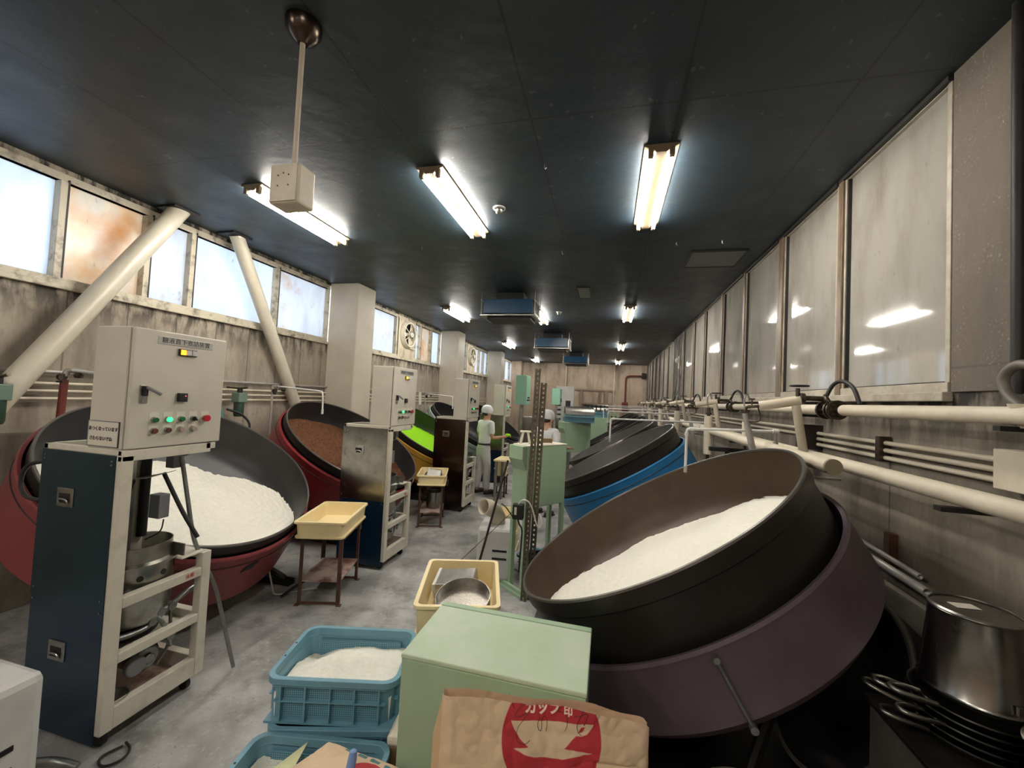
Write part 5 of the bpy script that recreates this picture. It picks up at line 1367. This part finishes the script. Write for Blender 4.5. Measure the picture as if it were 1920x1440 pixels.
o = MB().box((0, 0, .02), (.22, .16, .012), Euler((.5, .1, .2)).to_matrix()).build('metal_sheet', 'alu', smooth=False); o.location = (-1.6, 7.05, .85); tag(o, 'grey metal sheet leaning on the cream topped table', 'sheet')
t = tote('cream tote on the floor stand beside the standing worker', (-1.98, 7.55, .55), .1, .24, .34, .14, group='cream totes')
tote('second cream tote stacked below it beside the standing worker', (-1.98, 7.55, .40), .1, .24, .34, .14, group='cream totes')
steel_stand('small brown stand beside the standing worker', (-1.98, 7.55, 0), .1, .22, .3, .395)
tote('cream tote standing on the floor left of the tall green cabinet', (-1.20, 5.05, .0), .1, .30, .4, .22, group='cream totes')
tote('upper cream tote in the floor stack left of the tall green cabinet', (-1.20, 5.05, .222), .1, .30, .4, .22, group='cream totes')
bucket('dark tub on the floor under the tall green cabinet', (-.60, 4.1, 0), .15, .30, 'dark_steel', 'plastic_tub')
crate('blue grey crate on the floor beneath the tall green cabinet', (-.74, 4.45, 0), rad(53), .36, .26, .18)

# far wall details
t = thing('door_frame', 'weathered timber frame and shelf on the far wall', 'frame', (-1.35, YF-.06, 0))
b = MB(); b.bx(0, .12, 0, .06, 0, 2.42); b.bx(-.25, 1.65, 0, .06, 2.42, 2.50); b.bx(1.15, 1.32, -.02, .06, 0, 2.42); b.bx(1.50, 1.62, .0, .06, 0, 2.42)
b.bx(.1, 1.6, -.05, .02, 1.78, 1.86)
b.build('timber', mat('pinkish_timber', (140, 120, 102), .7), t, smooth=False, bevel=.006)
MB().tube([(.85, -.12, 0), (.98, -.05, 2.4)], .05, 12).build('sloping_post', mat('brown_post', (120, 104, 88), .6), t)
for k, z in enumerate((1.12, .70)):
    t = thing('green_switch_panel', ('upper', 'lower')[k]+' of two pale green switch panels on the far wall', 'switch panel', (.02, 16.6, z))
    MB().bx(0, .40, 0, .12, 0, .36).build('panel_body', mat('pale_green_panel', (176, 196, 162), .45), t, smooth=False, bevel=.006)
    b = MB()
    for x in (.12, .28): b.cyl((x, -.02, .22), (x, 0, .22), .03, seg=12)
    for x in (.08, .14, .24, .30): b.cyl((x, -.015, .11), (x, 0, .11), .014, seg=8)
    b.build('switch_knobs', 'black', t)
    if k: MB().bx(.17, .23, .04, .10, -.70, 1.6).build('panel_post', 'pipe_cream', t, smooth=False)
pipe('conduit', [(.22, YF-.04, 3.7), (.22, YF-.04, 1.5)], .03, 'pipe_cream', 'vertical cream conduit down the far wall', 'conduit')
pipe('conduit', [(-2.05, YF-.04, 3.7), (-2.05, YF-.04, 1.0)], .03, 'pipe_cream', 'vertical pale conduit at the left of the far wall', 'conduit')
pipe('red_pipe', [(1.45, YF-.12, 3.2), (.95, YF-.12, 3.2), (.80, YF-.12, 3.17), (.74, YF-.12, 3.05), (.74, YF-.12, 1.9)], .035, 'maroon', 'dark red bent pipe on the far wall')
o = MB().bx(.60, .88, YF-.22, YF-.02, 1.55, 1.95).build('maroon_box', 'maroon', smooth=False, bevel=.01); tag(o, 'maroon box at the foot of the bent red pipe', 'box')
o = MB().bx(1.45, 1.62, YF-.25, YF-.02, 3.08, 3.34).build('black_box', 'black', smooth=False, bevel=.01); tag(o, 'black box at the top of the bent red pipe', 'box')
# wall lamp on the right pier
t = thing('wall_lamp', 'small white lamp on the right wall pier', 'lamp', (XR, 10.7, 3.0))
MB().bx(-.03, 0, -.05, .05, -.16, .16).build('lamp_plate', 'white_paint', t, smooth=False, bevel=.01)
MB().sphere((-.06, 0, .05), (.05, .05, .07), 16).build('lamp_globe', 'white_plastic', t)
MB().tube([(-.02, 0, -.16), (-.02, 0, -.7)], .008, 8).build('lamp_cord', 'cable_w', t)
pipe('conduit', [(XR-.02, 11.5, 3.6), (XR-.02, 11.5, 2.2)], .012, 'pipe_grey', 'thin vertical conduit beside the right wall lamp', 'conduit')

# ================================================================== PEOPLE
def skin_mesh(name, verts, edges, radii, m, parent, sub=2, root=0):
    me = bpy.data.meshes.new(name); me.from_pydata([Vector(v) for v in verts], edges, []); me.update()
    o = bpy.data.objects.new(name, me); COL.objects.link(o)
    sk = o.modifiers.new('skin', 'SKIN'); sk.use_smooth_shade = True
    if not me.skin_vertices: 
        bpy.context.view_layer.update()
    for i, r in enumerate(radii):
        d = me.skin_vertices[0].data[i]; d.radius = (r, r) if not hasattr(r, '__len__') else r; d.use_root = (i == root)
    sb = o.modifiers.new('sub', 'SUBSURF'); sb.levels = sub; sb.render_levels = sub
    me.materials.append(M[m] if isinstance(m, str) else m); o.parent = parent
    return o
def person(loc, face, label, arm_r, arm_l, lean=0., head_turn=0., stance=.10, step=.0):
    """faces local +Y. arm_x: (elbow, wrist) in local coordinates, relative to the floor"""
    t = thing('person', label, 'person', loc, face)
    L = lambda z: lean*(max(0, z-.90)/.6)
    hipz = .88; V = []; E = []; R = []
    def add(p, r, par=None):
        V.append((p[0], p[1], p[2])); R.append(r); i = len(V)-1
        if par is not None: E.append((par, i))
        return i
    pel = add((0, 0, .90), (.110, .080)); sp = add((0, L(1.1), 1.08), (.105, .078), pel); ch = add((0, L(1.28), 1.26), (.145, .10), sp)
    up = add((0, L(1.4), 1.375), (.11, .075), ch); nk = add((0, L(1.45), 1.45), .052, up); hb = add((0, L(1.5)+.012, 1.515), (.062, .075), nk)
    hc = add((0, L(1.57)+.018, 1.585), (.072, .088), hb); ht = add((0, L(1.62)+.01, 1.65), (.062, .075), hc)
    hands = []
    for s, arm in ((1, arm_r), (-1, arm_l)):
        sh = add((s*.165, L(1.4), 1.375), .055, up); el = add(arm[0], .040, sh); wr = add(arm[1], .026, el)
        d = (Vector(arm[1])-Vector(arm[0])).normalized(); side_ = d.cross(Vector((0, 0, 1))).normalized(); upv = side_.cross(d).normalized()
        pm = Vector(arm[1]) + d*.055; p_ = add(pm, (.034, .018), wr)
        for k, (off, ln) in enumerate(((-.030, .062), (-.010, .072), (.011, .068), (.030, .054))):
            b0 = pm + d*.035 + side_*off; i0 = add(b0, .0095, p_); i1 = add(b0 + d*ln*.55 - upv*.008, .0088, i0); add(b0 + d*ln - upv*.03, .0078, i1)
        th0 = Vector(arm[1]) + d*.03 - side_*s*.030; i0 = add(th0, .011, p_); add(th0 + d*.04 - side_*s*.022 - upv*.01, .0095, i0)
    for s in (1, -1):
        hp = add((s*.085, 0, .86), .085, pel); kn = add((s*stance*.95, .02+s*step*.4, .47), .055, hp); an = add((s*stance, -.02+s*step, .08), .038, kn)
        ft = add((s*(stance+.01), .06+s*step, .035), (.038, .028), an); add((s*(stance+.02), .13+s*step, .03), (.034, .022), ft)
    skin_mesh('body', V, E, R, 'skin', t)
    # shirt
    V = []; E = []; R = []
    a0 = add((0, 0, .88), (.150, .116)); a1 = add((0, L(1.1), 1.08), (.148, .112), a0); a2 = add((0, L(1.28), 1.26), (.165, .12), a1); a3 = add((0, L(1.4), 1.385), (.125, .09), a2); add((0, L(1.44), 1.43), (.07, .07), a3)
    for s, arm in ((1, arm_r), (-1, arm_l)):
        s0 = add((s*.165, L(1.4), 1.375), .075, a3); e = Vector(arm[0]); S = Vector((s*.165, L(1.4), 1.375)); add(S.lerp(e, .80), .068, s0)
    skin_mesh('shirt', V, E, R, 'cloth_w', t)
    # trousers
    V = []; E = []; R = []
    b0 = add((0, 0, 1.035), (.150, .114)); b1 = add((0, -.01, .88), (.156, .122), b0)
    for s in (1, -1):
        h = add((s*.09, 0, .76), .098, b1); k = add((s*stance*.95, .02+s*step*.4, .47), .080, h); an = add((s*stance, -.015+s*step, .16), .072, k); add((s*stance, -.01+s*step, .085), .070, an)
    skin_mesh('trousers', V, E, R, 'cloth_t', t)
    MB().lathe([(.146, .955), (.148, .972), (.146, .990)], 32, Matrix.Diagonal((1, .79, 1, 1))).build('belt', 'belt', t, solid=.006)
    hd = Vector((0, L(1.6), 0))
    H0 = Matrix.Translation((0, L(1.6)-.008, 1.615)) @ Matrix.Rotation(head_turn, 4, 'Z')
    b = MB(); b.lathe([(.0, .125), (.045, .118), (.085, .088), (.104, .04), (.106, .0), (.100, -.035), (.092, -.045), (.088, -.035), (.094, .0)], 32)
    for v in b.bm.verts:
        v.co.y *= 1.12; v.co = v.co*(1 + .02*math.sin(14*math.atan2(v.co.y, v.co.x)))
    bmesh.ops.transform(b.bm, matrix=H0 @ Matrix.Rotation(rad(-8), 4, 'X'), verts=b.bm.verts)
    b.build('cap', 'cloth_w', t)
    b = MB()
    for s in (-1, 1): b.sphere(H0 @ Vector((s*.085, .0, -.055)), (.014, .024, .034), 12)
    b.build('ears', 'skin', t)
    b = MB(); b.sphere(H0 @ Vector((0, .118, -.055)), (.014, .018, .024), 12); b.build('nose', 'skin', t)
    b = MB()
    for s in (-1, 1): b.sphere(H0 @ Vector((s*.032, .098, -.028)), (.012, .008, .007), 10)
    b.build('eyes', 'ink', t)
    MB().sphere(H0 @ Vector((0, .103, -.098)), (.024, .008, .006), 10).build('mouth', 'brown_btn', t)
    b = MB(); b.sphere(H0 @ Vector((0, -.035, -.055)), (.080, .062, .045), 16); b.build('hair', 'ink', t)
    for s in (1, -1):
        b = MB(); b.sphere((s*(stance+.012), .055+s*step, .042), (.052, .135, .044), 16); b.bx(s*(stance+.012)-.045, s*(stance+.012)+.045, -.06+s*step, .165+s*step, 0, .02)
        b.build('shoe', 'shoe', t)
    return t
person((-2.36, 7.55, 0), rad(-38), 'person in white cap, white shirt and pale trousers, standing with a forearm held out',
       ((.24, .02, 1.10), (.28, .28, 1.13)), ((-.23, .02, 1.10), (-.10, .27, 1.08)), lean=.04, head_turn=rad(-12), stance=.095, step=.05)
person((-1.0, 6.55, 0), rad(-25), 'person in white cap and white shirt seen from behind, beyond the tall green cabinet',
       ((.27, .0, 1.13), (.30, .24, 1.12)), ((-.26, .05, 1.12), (-.12, .3, 1.10)), lean=.06, head_turn=rad(-10))
person((-1.15, 12.0, 0), rad(60), 'farthest person in white cap and shirt, half hidden behind the sieves',
       ((.26, .10, 1.12), (.22, .35, 1.0)), ((-.26, .10, 1.12), (-.22, .35, 1.0)), lean=.12)
o = MB().sphere((0, 0, 0), (.065, .05, .035), 14).build('lime_sugar_handful', 'sugar_lime'); o.location = (-1.91, 7.66, 1.158); tag(o, 'handful of lime green sugar by the standing worker', 'sugar', kind='stuff')
